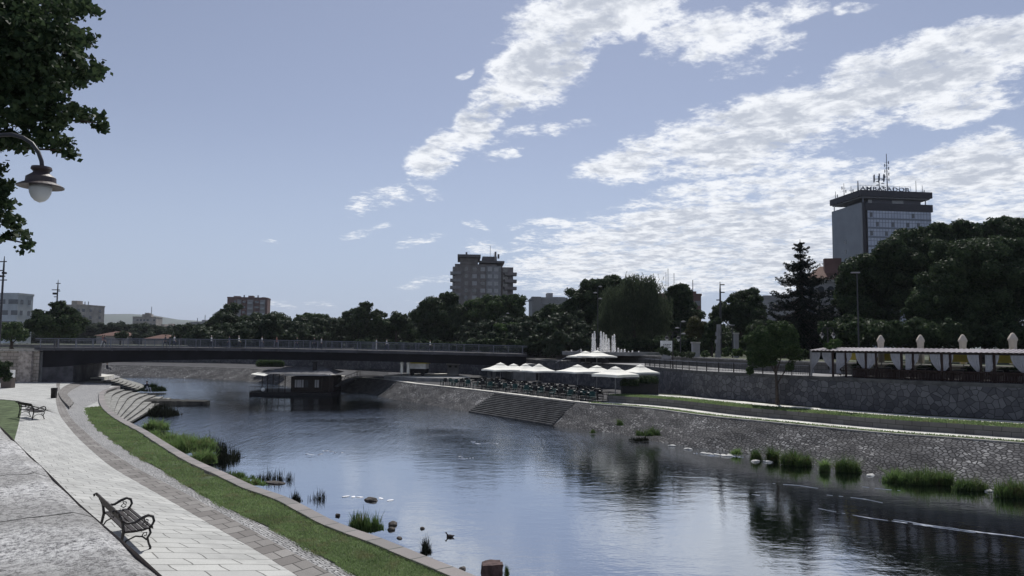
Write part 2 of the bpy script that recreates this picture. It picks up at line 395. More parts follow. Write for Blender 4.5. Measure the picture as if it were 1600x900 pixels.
# ---- right bank
SLZ = 1.8
st = PP([(1600, 694), (1500, 686), (1400, 679), (1300, 670), (1200, 660), (1100, 650), (1000, 637), (902, 629), (777, 614), (702, 605.5), (640, 599), (592, 592)], SLZ)
d = (st[0]-st[2]).normalized()
st = [st[0]+d*42, st[0]+d*20, st[0]+d*9]+st[1:]
st += [Vector((-24.5, 108, SLZ)), Vector((-36, 124, SLZ)), Vector((-50, 136, SLZ)), Vector((-67, 143, SLZ)), Vector((-90, 148, SLZ)), Vector((-130, 152, SLZ))]
ST = resample(smooth(st, 1.0), 260)
def normals(L):
    out = []
    for i in range(len(L)):
        t = L[min(i+3, len(L)-1)]-L[max(i-3, 0)]; out.append(Vector((t.y, -t.x, 0)).normalized())
    return out
SN = normals(ST)
def soff(o, z): return [Vector((p.x+n.x*o, p.y+n.y*o, z)) for p, n in zip(ST, SN)]
_k = min(range(200), key=lambda i: abs(proj(soff(8.2, SLZ)[i])[0]-1040) if ST[i].y > 12 else 1e9)
_wp = soff(8.2, 0)[:_k:4]+[Vector((p.x, p.y, 0)) for p in PP([(985, 610.5), (940, 605), (895, 600), (850, 595), (812, 590.5), (765, 586.5), (700, 583), (620, 581), (540, 577), (400, 569), (280, 566.5), (180, 565.5)], SLZ)]+[Vector((-140, 166, 0))]
WPL = resample(smooth(_wp, 1.0), 260); WPN = normals(WPL)
def off(o, z):
    if o >= 8.19: return [Vector((p.x+n.x*(o-8.2), p.y+n.y*(o-8.2), z)) for p, n in zip(WPL, WPN)]
    return soff(o, z)
def at(px, o, z):
    """index on the right bank whose offset point projects to column px"""
    L = off(o, z); best = min(range(len(L)), key=lambda i: abs(proj(L[i])[0]-px) if L[i].y > 12 else 1e9)
    return best
def bankpt(px, o, z):
    L = off(o, z); i = at(px, o, z); j = min(len(L)-1, i+1) if proj(L[i])[0] > px else max(0, i-1)
    a, b = proj(L[i])[0], proj(L[j])[0]; f = 0 if abs(b-a) < 1e-6 else min(1, max(0, (px-a)/(b-a)))
    return L[i].lerp(L[j], f), SN[i]
def sub(L, i0, i1): return L[i0:i1+1]
SLW = 4.5
_wl = smooth(PP([(1600, 777), (1500, 759), (1350, 735), (1200, 714), (1100, 700), (1000, 686), (925, 673), (858, 662), (735, 645), (675, 633), (617, 622), (560, 611)], 0), .3)
WW = []
for p_, n_ in zip(ST, SN):
    best = None
    for q_ in _wl:
        v_ = q_-Vector((p_.x, p_.y, 0)); al_ = abs(v_.x*n_.y-v_.y*n_.x)
        if al_ < .8 and (best is None or al_ < best[0]): best = (al_, -v_.dot(n_))
    WW.append(min(7, max(2.5, best[1])) if best else None)
_f = [w_ for w_ in WW if w_ is not None]; _i0 = next(i for i, w_ in enumerate(WW) if w_ is not None)
WW = [(_f[0] if i < _i0 else (4.8 if w_ is None else w_)) for i, w_ in enumerate(WW)]
WW = [sum(WW[max(0, i-7):i+8])/len(WW[max(0, i-7):i+8]) for i in range(len(WW))]
def woff(k, z): return [Vector((p.x-n.x*w_*k, p.y-n.y*w_*k, z)) for p, n, w_ in zip(ST, SN, WW)]
i_a, i_b = at(902, 0, SLZ), at(777, 0, SLZ)     # stair flight 1
i_c, i_d = at(622, 0, SLZ), at(560, 0, SLZ)     # stair flight 2
def slope(i0, i1, nm='river_slope'):
    mb = MB(); rows = 5
    for k in range(rows):
        o0, z0 = 1.14*(1-k/rows), SLZ-(SLZ+.25)*(1-k/rows); o1, z1 = 1.14*(1-(k+1)/rows), SLZ-(SLZ+.25)*(1-(k+1)/rows)
        jit = lambda i, z, kk: Vector((0, 0, .06*math.sin(i*1.7+kk*2.3)+.05*math.sin(i*.61+kk)))
        A = [p+jit(i, z0, k)*(k > 0) for i, p in enumerate(sub(woff(o0, z0), i0, i1))]
        B = [p+jit(i, z1, k+1)*(k < rows-1) for i, p in enumerate(sub(woff(o1, z1), i0, i1))]
        u = i0*1.0
        for i in range(len(A)-1):
            du = (A[i+1]-A[i]).length; wv = SLW*1.25/rows
            mb.face([A[i], B[i], B[i+1], A[i+1]], [(u, k*wv), (u, (k+1)*wv), (u+du, (k+1)*wv), (u+du, k*wv)]); u += du
    return struct(mb, nm, M['revet'])
slope(0, i_a); slope(i_b, i_c); slope(i_d, len(ST)-1)
def stairs(i0, i1, n, label):
    t = thing('stone_steps', label, 'steps', off(0, SLZ)[(i0+i1)//2])
    mb = MB()
    for k in range(n):
        o0, o1 = (1-k/n), (1-(k+1)/n); z = SLZ*(k+1)/n-.02; z0 = SLZ*k/n-.02
        A, B, Cc = sub(woff(o0, z0 if k else -.4), i0, i1), sub(woff(o0+.004, z), i0, i1), sub(woff(o1, z), i0, i1)
        mb.loft(A, B); mb.loft(B, Cc)
    mb.build('treads', M['darkstep'], t)
    for i in (i0, i1):
        m2 = MB(); a = woff(1.06, -.15)[i]; b = off(0.2, SLZ+.08)[i]; tt = (ST[min(i+1, len(ST)-1)]-ST[max(i-1,0)]).normalized()*.22
        m2.mesh([a-tt, a+tt, b+tt, b-tt]+[q-Vector((0, 0, .6)) for q in (a-tt, a+tt, b+tt, b-tt)], [(0, 1, 2, 3), (0, 4, 5, 1), (1, 5, 6, 2), (2, 6, 7, 3), (3, 7, 4, 0)])
        m2.build('side_kerb', M['concrete'], t)
stairs(i_a, i_b, 13, 'wide flight of dark stone steps down to the water in front of the cafe terrace')
stairs(i_c, i_d, 13, 'wide flight of dark stone steps down to the water beside the stage under the bridge')
i_e = at(950, 2.9, SLZ)
L0 = len(ST)-1
# level strip along the slope: thin lip of grass, pale path, beyond it the cafe yard
struct(MB().loft(sub(off(0, SLZ), 0, i_e), sub(off(1.2, SLZ), 0, i_e)), 'grass_strip', M['lawn'])
struct(MB().loft(sub(off(1.2, SLZ), 0, i_e), sub(off(2.9, SLZ), 0, i_e)), 'riverside_path', M['white_path'])
struct(MB().loft(sub(off(0, SLZ), i_e, L0), sub(off(1.3, SLZ), i_e, L0)), 'path_edge', M['white_path'])
_i8 = min(range(len(WPL)), key=lambda i: (WPL[i]-soff(8.2, 0)[i_e]).length)
struct(MB().loft(resample(sub(off(1.3, SLZ), i_e, L0), 200), resample(sub(off(8.6, SLZ), _i8, L0), 200)), 'terrace_paving', mat('shade_dark_paving', (.055, .055, .058), .9, .4, .8, .4, 9))  # paving colour kept near black to stand for shade among the tables
# lip board
mb = MB(); mb.loft(off(-.02, SLZ-.25), off(-.02, SLZ+.06)); mb.loft(off(-.02, SLZ+.06), off(.25, SLZ+.06)); mb.loft(off(.25, SLZ+.06), off(.25, SLZ-.1))
tag(mb.build('kerb_edge', M['coping']), 'long stone kerb along the top of the right river slope', 'kerb')
# low wall + upper strip
UZ = 2.37
sw = thing('low_wall', 'low dark block wall between the two grass strips on the right bank', 'wall', off(2.9, SLZ)[at(1300, 2.9, SLZ)])
MB().loft(sub(off(2.9, SLZ-.05), 0, i_e), sub(off(2.92, UZ), 0, i_e)).build('wall_face', M['wall2'], sw)
mb = MB(); e = [off(2.9, SLZ-.05)[i_e], soff(8.6, SLZ-.05)[i_e], soff(8.6, UZ)[i_e], off(2.92, UZ)[i_e]]; mb.face(e, [(0, 0), (5, 0), (5, .6), (0, .6)]); mb.build('end_face', M['wall2'], sw)
struct(MB().loft(sub(off(2.92, UZ), 0, i_e), sub(off(5.2, UZ), 0, i_e)), 'upper_grass', M['lawn'])
struct(MB().loft(sub(off(5.2, UZ), 0, i_e), sub(off(7.3, UZ), 0, i_e)), 'upper_path', M['white_path'])
struct(MB().loft(sub(off(7.3, UZ), 0, i_e), sub(soff(8.6, UZ), 0, i_e)), 'wall_shade_strip', M['soil'])  # dark soil colour stands for the tall wall's shadow at its foot
# tall wall
WZ = 4.58; WO = 8.2; WZ2 = 5.42
tw = thing('retaining_wall', 'tall polygonal stone retaining wall along the right bank below the terrace', 'wall', off(WO, SLZ)[at(1300, WO, SLZ)])
MB().loft(off(WO, SLZ-.3), off(WO+.12, WZ-.25)).build('wall_face', M['wall'], tw)
mb = MB(); mb.loft(off(WO+.10, WZ-.25), off(WO+.10, WZ)); mb.loft(off(WO+.10, WZ), off(WO+.7, WZ)); mb.loft(off(WO+.28, WZ-.26), off(WO+.10, WZ-.25)); mb.build('coping', M['darkstep'], tw)
struct(MB().loft(off(WO+.7, WZ-.02), off(15, WZ-.02)), 'terrace_walk', M['concrete'])
w2 = thing('park_wall', 'pale low wall of the park behind the riverside walk', 'wall', off(15, WZ)[at(1100, 15, WZ)])
MB().loft(off(15, WZ-.05), off(15.05, WZ2)).build('wall_face', M['wall2'], w2)
mb = MB(); mb.loft(off(14.9, WZ2), off(14.9, WZ2+.12)); mb.loft(off(14.9, WZ2+.12), off(15.5, WZ2+.12)); mb.build('coping', M['coping'], w2)
struct(MB().loft(off(15.3, WZ2+.02), off(75, WZ2)), 'park_ground', mat('park_ground', (.07, .08, .05), .95, .4, .2, .4, 10))
# railing of the walk
iw0, iw1 = at(1262, WO+.5, WZ), at(1010, WO+.5, WZ)
rl = thing('walk_railing', 'low dark iron railing on top of the right retaining wall', 'railing', off(WO+.5, WZ)[(iw0+iw1)//2])
A = sub(off(WO+.5, WZ+.75), iw0, iw1); MB().tube(A, .03, 5).build('top_rail', M['steel'], rl)
MB().tube(sub(off(WO+.5, WZ+.15), iw0, iw1), .02, 5).build('bottom_rail', M['iron'], rl)
mb = MB(); Ar = resample(A, 170)
for p in Ar: mb.box((p.x, p.y, WZ+.4), (.022, .022, .7))
mb.build('bars', M['iron'], rl)
for p in resample(A, 18): MB().box((p.x, p.y, WZ+.4), (.07, .07, .8)).build('post', M['iron'], rl)

# ---- left bank
LZ = 1.35; PZ = 1.5
pav_L = [(-600, 597.3), (-600, 601), (-300, 612), (-60, 621), (20, 625.5), (33, 630), (33, 645), (26, 668), (22, 690), (20, 722), (35, 765), (60, 810), (90, 862), (130, 925), (200, 1030)]
pav_R = [(118, 597.3), (106, 601), (96, 607), (90, 614), (87, 622), (92, 645), (107, 667), (125, 687), (150, 710), (175, 730), (212, 752), (270, 785), (325, 817), (400, 860), (465, 900), (600, 980)]
brd_R = [(134, 597.5), (122, 604), (110, 611), (104, 618), (101, 625), (103, 638), (114, 656), (132, 673), (157, 695), (180, 710), (217, 733), (285, 768), (345, 801), (430, 848), (507, 890), (640, 962)]
cob_R = [(176, 599), (170, 606), (164, 616), (150, 628), (131, 638), (141, 655), (152, 668), (177, 688), (214, 713), (252, 733), (300, 763), (350, 790), (425, 825), (460, 844), (548, 893), (690, 975)]
law_R = [(133, 636), (165, 634.5), (184, 657), (222, 681), (252, 701), (302, 731), (362, 756), (400, 772), (450, 791), (512, 818), (575, 848), (637, 876), (695, 901), (850, 985)]
krb_R = [(188, 603), (166, 611), (163, 621), (168, 634), (182, 647), (202, 659), (230, 673), (256, 689), (304, 717), (354, 739), (400, 760), (450, 777), (525, 815), (587, 837), (637, 857), (687, 877), (737, 897), (900, 968)]
def ln(l, z, n=120): return resample(smooth(PP(l, z), .8), n)
lowpoly_edge = ln(krb_R, LZ, 90)
far_edge = [Vector((-52.5, 88, LZ)), Vector((-52.6, 94, LZ)), Vector((-54, 101, LZ)), Vector((-58.5, 110, LZ)), Vector((-66, 120, LZ)), Vector((-77, 130, LZ)), Vector((-92, 137, LZ)), Vector((-130, 142, LZ))]
far_edge = smooth(far_edge, 1.0)
edge = far_edge[::-1]+lowpoly_edge          # far -> near
edge.append(Vector((4.5, 10, LZ)))
_PT = 5.99
wallpl = [Vector((q_[0], q_[1], 0)) for q_ in [(1.6, -3, 0), (.35, 0.1, 0)]+[P(x, y, _PT) for x, y in ((420, 1060), (265, 900), (200, 842), (130, 785), (75, 732), (30, 691), (0, 662), (-50, 625))]+[(-10.5, 12, 0), (-15.5, 16.5, 0), (-25, 26, 0), (-45, 43, 0), (-72, 62, 0), (-86, 78, 0), (-87, 89, 0)]]
from mathutils.geometry import tessellate_polygon
def polysheet(name, pts, z, m, uvrot=0.0):
    V = [Vector((p[0], p[1], z)) for p in pts]; T = tessellate_polygon([V]); mb = MB()
    for t in T:
        q = [V[i] for i in t]
        if (q[1]-q[0]).cross(q[2]-q[0]).z < 0: q = q[::-1]
        mb.face(q, [(a.x, a.y) for a in q])
    return struct(mb, name, m)
polysheet('lower_ground', edge+[Vector((4.5, -3, 0))]+wallpl+[Vector((-87, 140, 0)), Vector((-130, 150, 0))], LZ-.012, M['pave'])
polysheet('left_lawn', PP([(-60, 621.5), (20, 626), (33, 630), (33, 645), (28, 668), (22, 690), (0, 705)], PZ)+[Vector((-30, 31.5, 0)), Vector((-46, 44.8, 0)), Vector((-66, 62, 0))], PZ+.006, M['lawn'])
# paving of the promenade
mb = MB(); A, B = ln(pav_L, PZ), ln(pav_R, PZ)
struct(MB().loft(A, B), 'promenade_paving', M['pave'])
struct(MB().loft(B, [q-Vector((0, 0, .2)) for q in B]), 'promenade_edge', M['kerb'])
A2, B2 = ln(pav_R, PZ-.03), ln(brd_R, LZ+.03); struct(MB().loft(A2, B2), 'stone_border', M['border'])
A3, B3 = ln(brd_R, LZ+.004), ln(cob_R, LZ+.004); struct(MB().loft(A3, B3), 'cobbled_strip', M['cobble'])
far_cob = PP([(176, 599), (188, 603), (166, 611), (163, 621), (165, 634.5), (131, 638), (150, 628), (164, 616), (170, 606)], 0)
polysheet('cobbled_apron', far_cob, LZ+.008, M['cobble'])
lawnL = [(133, 637), (141, 655), (152, 668), (177, 688), (214, 713), (252, 733), (300, 763), (350, 790), (425, 825), (460, 844), (548, 893), (690, 975)]
A4, B4 = ln(lawnL, LZ+.03), ln(law_R[1:], LZ+.03); struct(MB().loft(A4, B4), 'lawn_ground', M['lawn'])
lawn_quad = (A4, B4)
kb = MB(); krb_in = ln([(168, 606), (150, 612), (150, 622), (157, 634), (172, 650)]+law_R[3:], LZ+.12, 150) if False else None
K1 = ln(krb_R, LZ+.10, 150); KN = normals(K1)
K0 = [p+Vector((n.x, n.y, 0))*-.46 for p, n in zip(K1, KN)]
# K normals: polyline runs far->near so (t.y,-t.x) points to the land or the river; make K0 the land side
if (K0[60]-K1[60]).x > 0: K0 = [p-(q-p) for p, q in zip(K1, K0)]
KO = [(p-q).normalized() for p, q in zip(K1, K0)]           # outward, to the river
kb.loft(K0, K1); kb.loft(K1, [p-Vector((0, 0, 1.9)) for p in K1]); kb.loft([p-Vector((0, 0, .12)) for p in K0], K0)
tag(kb.build('stone_kerb', M['kerb']), 'pinkish stone kerb curving between the lawn and the river', 'kerb')
# river wall skirt beyond
sk = MB(); sk.loft(edge[:len(far_edge)+2], [p-Vector((0, 0, 2)) for p in edge[:len(far_edge)+2]]); struct(sk, 'bank_edge', M['quay'])
def arc_steps(L, O, n, w, ztop, name, label, m=None):
    """concentric curved steps going down from the polyline L along outward dirs O; w[i] total width"""
    t = thing(name, label, 'steps', L[len(L)//2]); mb = MB(); m2 = MB()
    for k in range(n):
        z1 = ztop-(k+1)*ztop/n
        a = [Vector((p.x+o.x*w_*k/n, p.y+o.y*w_*k/n, z1+ztop/n)) for p, o, w_ in zip(L, O, w)]
        b = [Vector((q.x, q.y, z1)) for q in a]
        c = [Vector((p.x+o.x*w_*(k+1)/n, p.y+o.y*w_*(k+1)/n, z1)) for p, o, w_ in zip(L, O, w)]
        mb.loft([q+Vector((0, 0, -.0)) for q in b], c); m2.loft(a, b)
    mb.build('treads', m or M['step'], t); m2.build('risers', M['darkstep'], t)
    e = MB(); 
    return t
nst = 64
Ls = K1[4:nst]; Os = []
for i, o in enumerate(KO[4:nst]): Os.append(o)
ws_ = [max(.25, 6.4*(1-(i/(len(Ls)-1))**1.6)) for i in range(len(Ls))]
Lsd = [p-Vector((0, 0, .1)) for p in Ls]
arc_steps(Lsd, Os, 8, ws_, LZ, 'curved_steps', 'curved amphitheatre steps going down to the river on this side of the bridge')
Lf = resample(far_edge[:30], 40); OF = [-Vector(n) for n in normals(Lf)]
if OF[20].x < 0: OF = [-o for o in OF]
arc_steps(Lf, OF, 8, [4.2*min(1, .35+i/12, ) for i in range(40)], LZ, 'curved_steps', 'curved riverside steps on the far side of the bridge shadow')
# steps between promenade and cobbles near the bin
q0, q1 = ln(pav_R[:7], 0, 40), ln(brd_R[:7], 0, 40)
for o in (1,):
    t = thing('promenade_steps', 'shallow curved steps from the promenade to the cobbles behind the bin', 'steps', Vector((q0[10].x, q0[10].y, PZ)))
    for k in range(3):
        mb = MB(); z = PZ+.03-.035*k
        a = [p.lerp(q, k/3) for p, q in zip(q0, q1)]; b = [p.lerp(q, (k+.97)/3) for p, q in zip(q0, q1)]
        mb.loft(lift(a, z), lift(b, z)); mb.loft(lift(b, z), lift(b, z-.19)); mb.loft(lift(a, z-.19), lift(a, z)); mb.build('tread', M['border'], t)
# far terrace platforms on the left bank beyond the bridge
t = thing('stone_platform', 'low stone platform with a dark front strip standing for shadow beyond the left bridge abutment', 'platform', P(135, 594, LZ))
g = P(118, 595, LZ); h = P(157, 595, LZ)
MB().prism([(g.x, g.y), (h.x, h.y), (h.x-3, h.y+9), (g.x-6, g.y+9)], LZ-.01, LZ+.42).build('slab', M['white_path'], t)
MB().prism([(g.x-.1, g.y-.25), (h.x+.1, h.y-.25), (h.x+.1, h.y-.01), (g.x-.1, g.y-.01)], LZ-.01, LZ+.30).build('shadow_strip', M['darkstep'], t)  # dark strip stands for the bridge's shadow on the ground

# ---- parapet in front of the camera (rough hammered stone, real relief)
pm, q, b, out = newmat('hammered_parapet')
tcx = q.n('ShaderNodeTexCoord'); co = tcx.outputs['Object']
mpx = q.n('ShaderNodeMapping'); mpx.inputs['Rotation'].default_value = (0, 0, R(38)); mpx.inputs['Scale'].default_value = (1, .85, 1); q.l(co, mpx.inputs[0])
f1 = q.noise(mpx.outputs[0], 42, 9, .78); f2 = q.noise(mpx.outputs[0], 120, 6, .75); f3 = q.noise(co, 1.1, 5, .6)
hh = q.m('ADD', q.m('MULTIPLY', f1.outputs['Fac'], .65), q.m('MULTIPLY', f2.outputs['Fac'], .35))
c = q.mix(q.ramp(hh, (.40, .56, 0, 1)), (.10, .10, .105), (.68, .68, .67))
c = q.mix(q.ramp(f3.outputs['Fac'], (.40, .62, 0, .55)), c, (.16, .155, .145))
# slab joints across the parapet
sy = q.n('ShaderNodeSeparateXYZ'); q.l(tcx.outputs['UV'], sy.inputs[0])
wj = q.noise(co, 5, 3); jy = q.m('ADD', sy.outputs[0], q.m('MULTIPLY', wj.outputs['Fac'], .06))
fr = q.m('FRACT', q.m('DIVIDE', jy, 1.18)); jd = q.m('MINIMUM', fr, q.m('SUBTRACT', 1.0, fr))
jj = q.ramp(jd, (.003, .010, 0, 1)); c = q.mix(jj, (.05, .05, .045), c)
q.l(c, b.inputs['Base Color']); b.inputs['Roughness'].default_value = .85; b.inputs['Specular IOR Level'].default_value = .3
bb = q.n('ShaderNodeBump'); bb.inputs['Strength'].default_value = 1.0; bb.inputs['Distance'].default_value = .02; q.l(q.m('ADD', hh, q.m('MULTIPLY', jj, .6)), bb.inputs['Height']); q.l(bb.outputs[0], b.inputs['Normal'])
pw = thing('parapet', 'rough hammered stone parapet in the foreground at lower left', 'wall', (-3, 4.6, PZ))
WL = resample(smooth(wallpl, .4), 520); WNn = []
for i in range(len(WL)):
    tt = WL[min(i+2, len(WL)-1)]-WL[max(i-2, 0)]; WNn.append(Vector((-tt.y, tt.x, 0)).normalized())
if WNn[100].x > 0: WNn = [-n for n in WNn]
PT = 5.99
import mathutils.noise as mn
mb = MB(); cols = 22
def pz(p): return .010*mn.noise(p*9)+.008*mn.noise(p*23)+.006*mn.noise(p*3)
grid = []
for i, (p, n) in enumerate(zip(WL[:330], WNn[:330])):
    row = []
    wob = .02*mn.noise(p*4)
    for j in range(cols+1):
        a = p+n*(j/cols*1.7+wob*(j == 0)); z = PT+pz(a)-(.03 if j == 0 else 0); row.append(Vector((a.x, a.y, z)))
    grid.append(row)
u = 0
for i in range(len(grid)-1):
    du = (WL[i+1]-WL[i]).length
    for j in range(cols):
        w0 = j/cols*1.7; w1 = (j+1)/cols*1.7
        mb.face([grid[i][j], grid[i+1][j], grid[i+1][j+1], grid[i][j+1]], [(u, w0), (u+du, w0), (u+du, w1), (u, w1)])
    u += du
for i in range(len(grid)-1):
    mb.face([grid[i][cols], grid[i+1][cols], grid[i+1][cols]-Vector((0, 0, .9)), grid[i][cols]-Vector((0, 0, .9))])
o = mb.build('coping', pm, pw, smooth=True)
mb = MB(); mb.loft([Vector((p.x-n.x*.0, p.y, PT-.02)) for p, n in zip(WL, WNn)], lift(WL, LZ-.1)); mb.build('wall_face', M['quay'], pw)
mb = MB(); mb.loft([p for p in lift(WL[329:], PT)], [Vector((p.x+n.x, p.y+n.y, PT)) for p, n in zip(WL[329:], WNn[329:])]); mb.build('far_coping', M['coping'], pw)
# ---- upper ground to the horizon, both banks
o15 = off(60, 0)
ring = [Vector((p.x, p.y, 0)) for p in o15]
lf = [Vector((-130, 160, 0)), Vector((-100, 100, 0)), Vector((-87.5, 91, 0))]
lw = [Vector((p.x+n.x*1.0, p.y+n.y*1.0, 0)) for p, n in list(zip(WL, WNn))[::-12]]
ring = ring[::3]+[Vector((-200, 235, 0)), Vector((-150, 165, 0)), Vector((-87.5, 150, 0)) if False else Vector((-95, 150, 0)), Vector((-87.8, 91, 0))]+lw+[Vector((0, -60, 0)), Vector((-4000, -60, 0)), Vector((-4000, 8400, 0)), Vector((4000, 8400, 0)), Vector((4000, -60, 0)), Vector((130, -60, 0))]
polysheet('upper_ground', ring, 5.05, M['soil'])
# left retaining wall beside the bridge
A_ = PD(62, 545, 91.0); B_ = PD(817, 553, 101.0)
qw = thing('quay_wall', 'pinkish block quay wall left of the bridge abutment', 'wall', (A_.x-12, A_.y, PZ))
x0 = -87; x1 = A_.x; yy = 91.0; topz = PD(30, 546, 91).z
mb = MB(); 
def panel(m_, xa, xb, y, z0, z1): m_.face([(xa, y, z0), (xb, y, z0), (xb, y, z1), (xa, y, z1)], [(xa, z0), (xb, z0), (xb, z1), (xa, z1)])
panel(mb, x0, PD(32, 560, 91).x, yy, LZ-.1, topz-.2); mb.build('wall_face', M['quay'], qw)
mb = MB(); xp0, xp1 = PD(32, 560, 91).x, PD(52, 560, 91).x
mb.box(((xp0+xp1)/2, yy-.1, (LZ+topz-.2)/2), (xp1-xp0, .5, topz-.2-LZ)); 
o = mb.build('pilaster', mat('pilaster_stone', (.36, .32, .29), .9, .45, 2.2, 1.0, 9), qw)
mb = MB(); panel(mb, xp1, x1, yy+.05, LZ-.1, topz-.2); mb.build('wall_return', M['quay'], qw)
MB().box(((x0+x1)/2, yy+.25, topz-.1), (x1-x0, 1.1, .2)).build('coping', M['coping'], qw)
MB().box(((x0+x1)/2, yy+1.6, (topz+LZ)/2-.15), (x1-x0, 2.2, topz-LZ-.3)).build('backing', M['concrete'], qw)
# wall piece under bridge, lit beyond
ab = thing('abutment_wall', 'small pale stone wall standing in the light behind the left bridge abutment', 'wall', P(104, 597, PZ))
a1, a2, a3 = PD(97, 597, 97), PD(113, 594, 106), PD(97, 573, 97)
mb = MB(); mb.mesh([a1, a2, (a2.x, a2.y, a3.z+.1), (a1.x, a1.y, a3.z-.1)]+[Vector(p)+Vector((-1.2, .6, 0)) for p in (a1, a2, (a2.x, a2.y, a3.z+.1), (a1.x, a1.y, a3.z-.1))], [(0, 1, 2, 3), (4, 7, 6, 5), (0, 3, 7, 4), (1, 5, 6, 2), (3, 2, 6, 7)])
mb.build('stone_face', mat('pale_rubble', (.42, .40, .37), .9, .5, 2.5, 1, 8), ab)

# ---- water
wm, q, b, out = newmat('river_water')
tw_ = q.n('ShaderNodeTexCoord'); co = tw_.outputs['Object']
b.inputs['Base Color'].default_value = (.010, .014, .013, 1); b.inputs['Roughness'].default_value = .025; b.inputs['IOR'].default_value = 1.45
mp1 = q.n('ShaderNodeMapping'); mp1.inputs['Rotation'].default_value = (0, 0, R(-20)); mp1.inputs['Scale'].default_value = (.75, 1.35, 1); q.l(co, mp1.inputs[0])
g1 = q.noise(mp1.outputs[0], 1.1, 3, .5); g2 = q.noise(mp1.outputs[0], 4.5, 4, .55); g3 = q.noise(mp1.outputs[0], .33, 3, .5)
# flow streaks: long and thin along the current
mp2 = q.n('ShaderNodeMapping'); mp2.inputs['Rotation'].default_value = (0, 0, R(-34)); mp2.inputs['Scale'].default_value = (1.6, .16, 1); q.l(co, mp2.inputs[0])
g4 = q.noise(mp2.outputs[0], 1.3, 4, .6, .4)
# riffles: rough water upstream
big = q.noise(co, .055, 3, .55)
ys = q.n('ShaderNodeSeparateXYZ'); q.l(co, ys.inputs[0])
rif = q.m('MULTIPLY', q.ramp(ys.outputs[1], (38, 62, .06, 1)), q.ramp(big.outputs['Fac'], (.36, .56, .35, 1)))
hgt = q.m('ADD', q.m('MULTIPLY', g1.outputs['Fac'], .0085), q.m('MULTIPLY', g2.outputs['Fac'], .0030))
hgt = q.m('ADD', hgt, q.m('MULTIPLY', g3.outputs['Fac'], .010))
hgt = q.m('ADD', hgt, q.m('MULTIPLY', q.m('MULTIPLY', g2.outputs['Fac'], .020), rif))
hgt = q.m('ADD', hgt, q.m('MULTIPLY', g4.outputs['Fac'], q.m('MULTIPLY', rif, .06)))
bb = q.n('ShaderNodeBump'); bb.inputs['Strength'].default_value = 1.0; bb.inputs['Distance'].default_value = 1.0
q.l(hgt, bb.inputs['Height']); q.l(bb.outputs[0], b.inputs['Normal'])
# white water where the current breaks: thin streaks in a few bands
g5 = q.noise(mp2.outputs[0], 3.2, 5, .65, .3)
fo = q.m('MULTIPLY', q.ramp(g5.outputs['Fac'], (.735, .765, 0, 1)), q.ramp(g2.outputs['Fac'], (.46, .6, 0, 1)))
fo = q.m('MULTIPLY', fo, q.ramp(rif, (.3, .8, 0, 1)))
fs = q.n('ShaderNodeBsdfDiffuse'); fs.inputs[0].default_value = (.7, .72, .74, 1); mx = q.n('ShaderNodeMixShader'); 
gs = q.n('ShaderNodeBsdfGlossy'); gs.inputs['Color'].default_value = (.68, .71, .745, 1); gs.inputs['Roughness'].default_value = .03; q.l(bb.outputs[0], gs.inputs['Normal'])
lw = q.n('ShaderNodeLayerWeight'); q.l(bb.outputs[0], lw.inputs['Normal']); mg = q.n('ShaderNodeMixShader'); q.l(q.ramp(lw.outputs['Facing'], (.25, .85, .12, .92)), mg.inputs[0]); q.l(b.outputs[0], mg.inputs[1]); q.l(gs.outputs[0], mg.inputs[2])
q.l(fo, mx.inputs[0]); q.l(mg.outputs[0], mx.inputs[1]); q.l(fs.outputs[0], mx.inputs[2]); q.l(mx.outputs[0], out.inputs[0])
struct(MB().prism([(-220, -10), (110, -10), (110, 175), (-220, 175)], -.6, 0), 'river_water', wm)
M['water'] = wm
# short broken crests (white water) lying on the river
foam = mat('foam', (.75, .77, .80), .6, .1, 6)
def crest(px, py, length, wid, ang, name='wave_crest'):
    c = P(px, py, 0); mb = MB(); n = max(6, int(length/.25)); a = Vector((math.cos(ang), math.sin(ang), 0)); s = Vector((-a.y, a.x, 0))
    for k in range(int(n*1.5)):
        t = rnd.uniform(-.5, .5); f = math.exp(-(t*2.2)**2); o = c+a*(t*length)+s*(.25*math.sin(t*7+px)+rnd.gauss(0, wid*.5)*f)
        l = rnd.uniform(.05, .30)*f+.03; ww = rnd.uniform(.008, .03)
        h = rnd.uniform(.01, .045)
        mb.mesh([o-a*l, o+s*ww, o+a*l, o-s*ww, o+Vector((0, 0, h))], [(0, 3, 4), (3, 2, 4), (2, 1, 4), (1, 0, 4)])
    return mb
def ribbon(px, py, length, wid, ang):
    c = P(px, py, 0); a = Vector((math.cos(ang), math.sin(ang), 0)); s = Vector((-a.y, a.x, 0)); n = int(length/.06); mb = MB(); prev = None
    for k in range(n+1):
        t = k/n-.5; x = t*length; w_ = wid*(math.exp(-(t*2.4)**2))*max(0, .45+1.0*mn.noise(Vector((x*.8, px*.37, 0)))+.8*mn.noise(Vector((x*4.1, px, 3))))
        o = c+a*x+s*(.42*mn.noise(Vector((x*.55, px*.1, 7)))+.05*mn.noise(Vector((x*3, px, 9)))); cur = (o-s*w_, o+s*w_*.7, o+Vector((0, 0, .012+w_*.25)), w_)
        if prev and w_ > .002 and prev[3] > .002: mb.mesh([prev[0], cur[0], cur[1], prev[1], prev[2], cur[2]], [(0, 1, 5, 4), (4, 5, 2, 3)])
        prev = cur
    return mb
cr_all = MB()
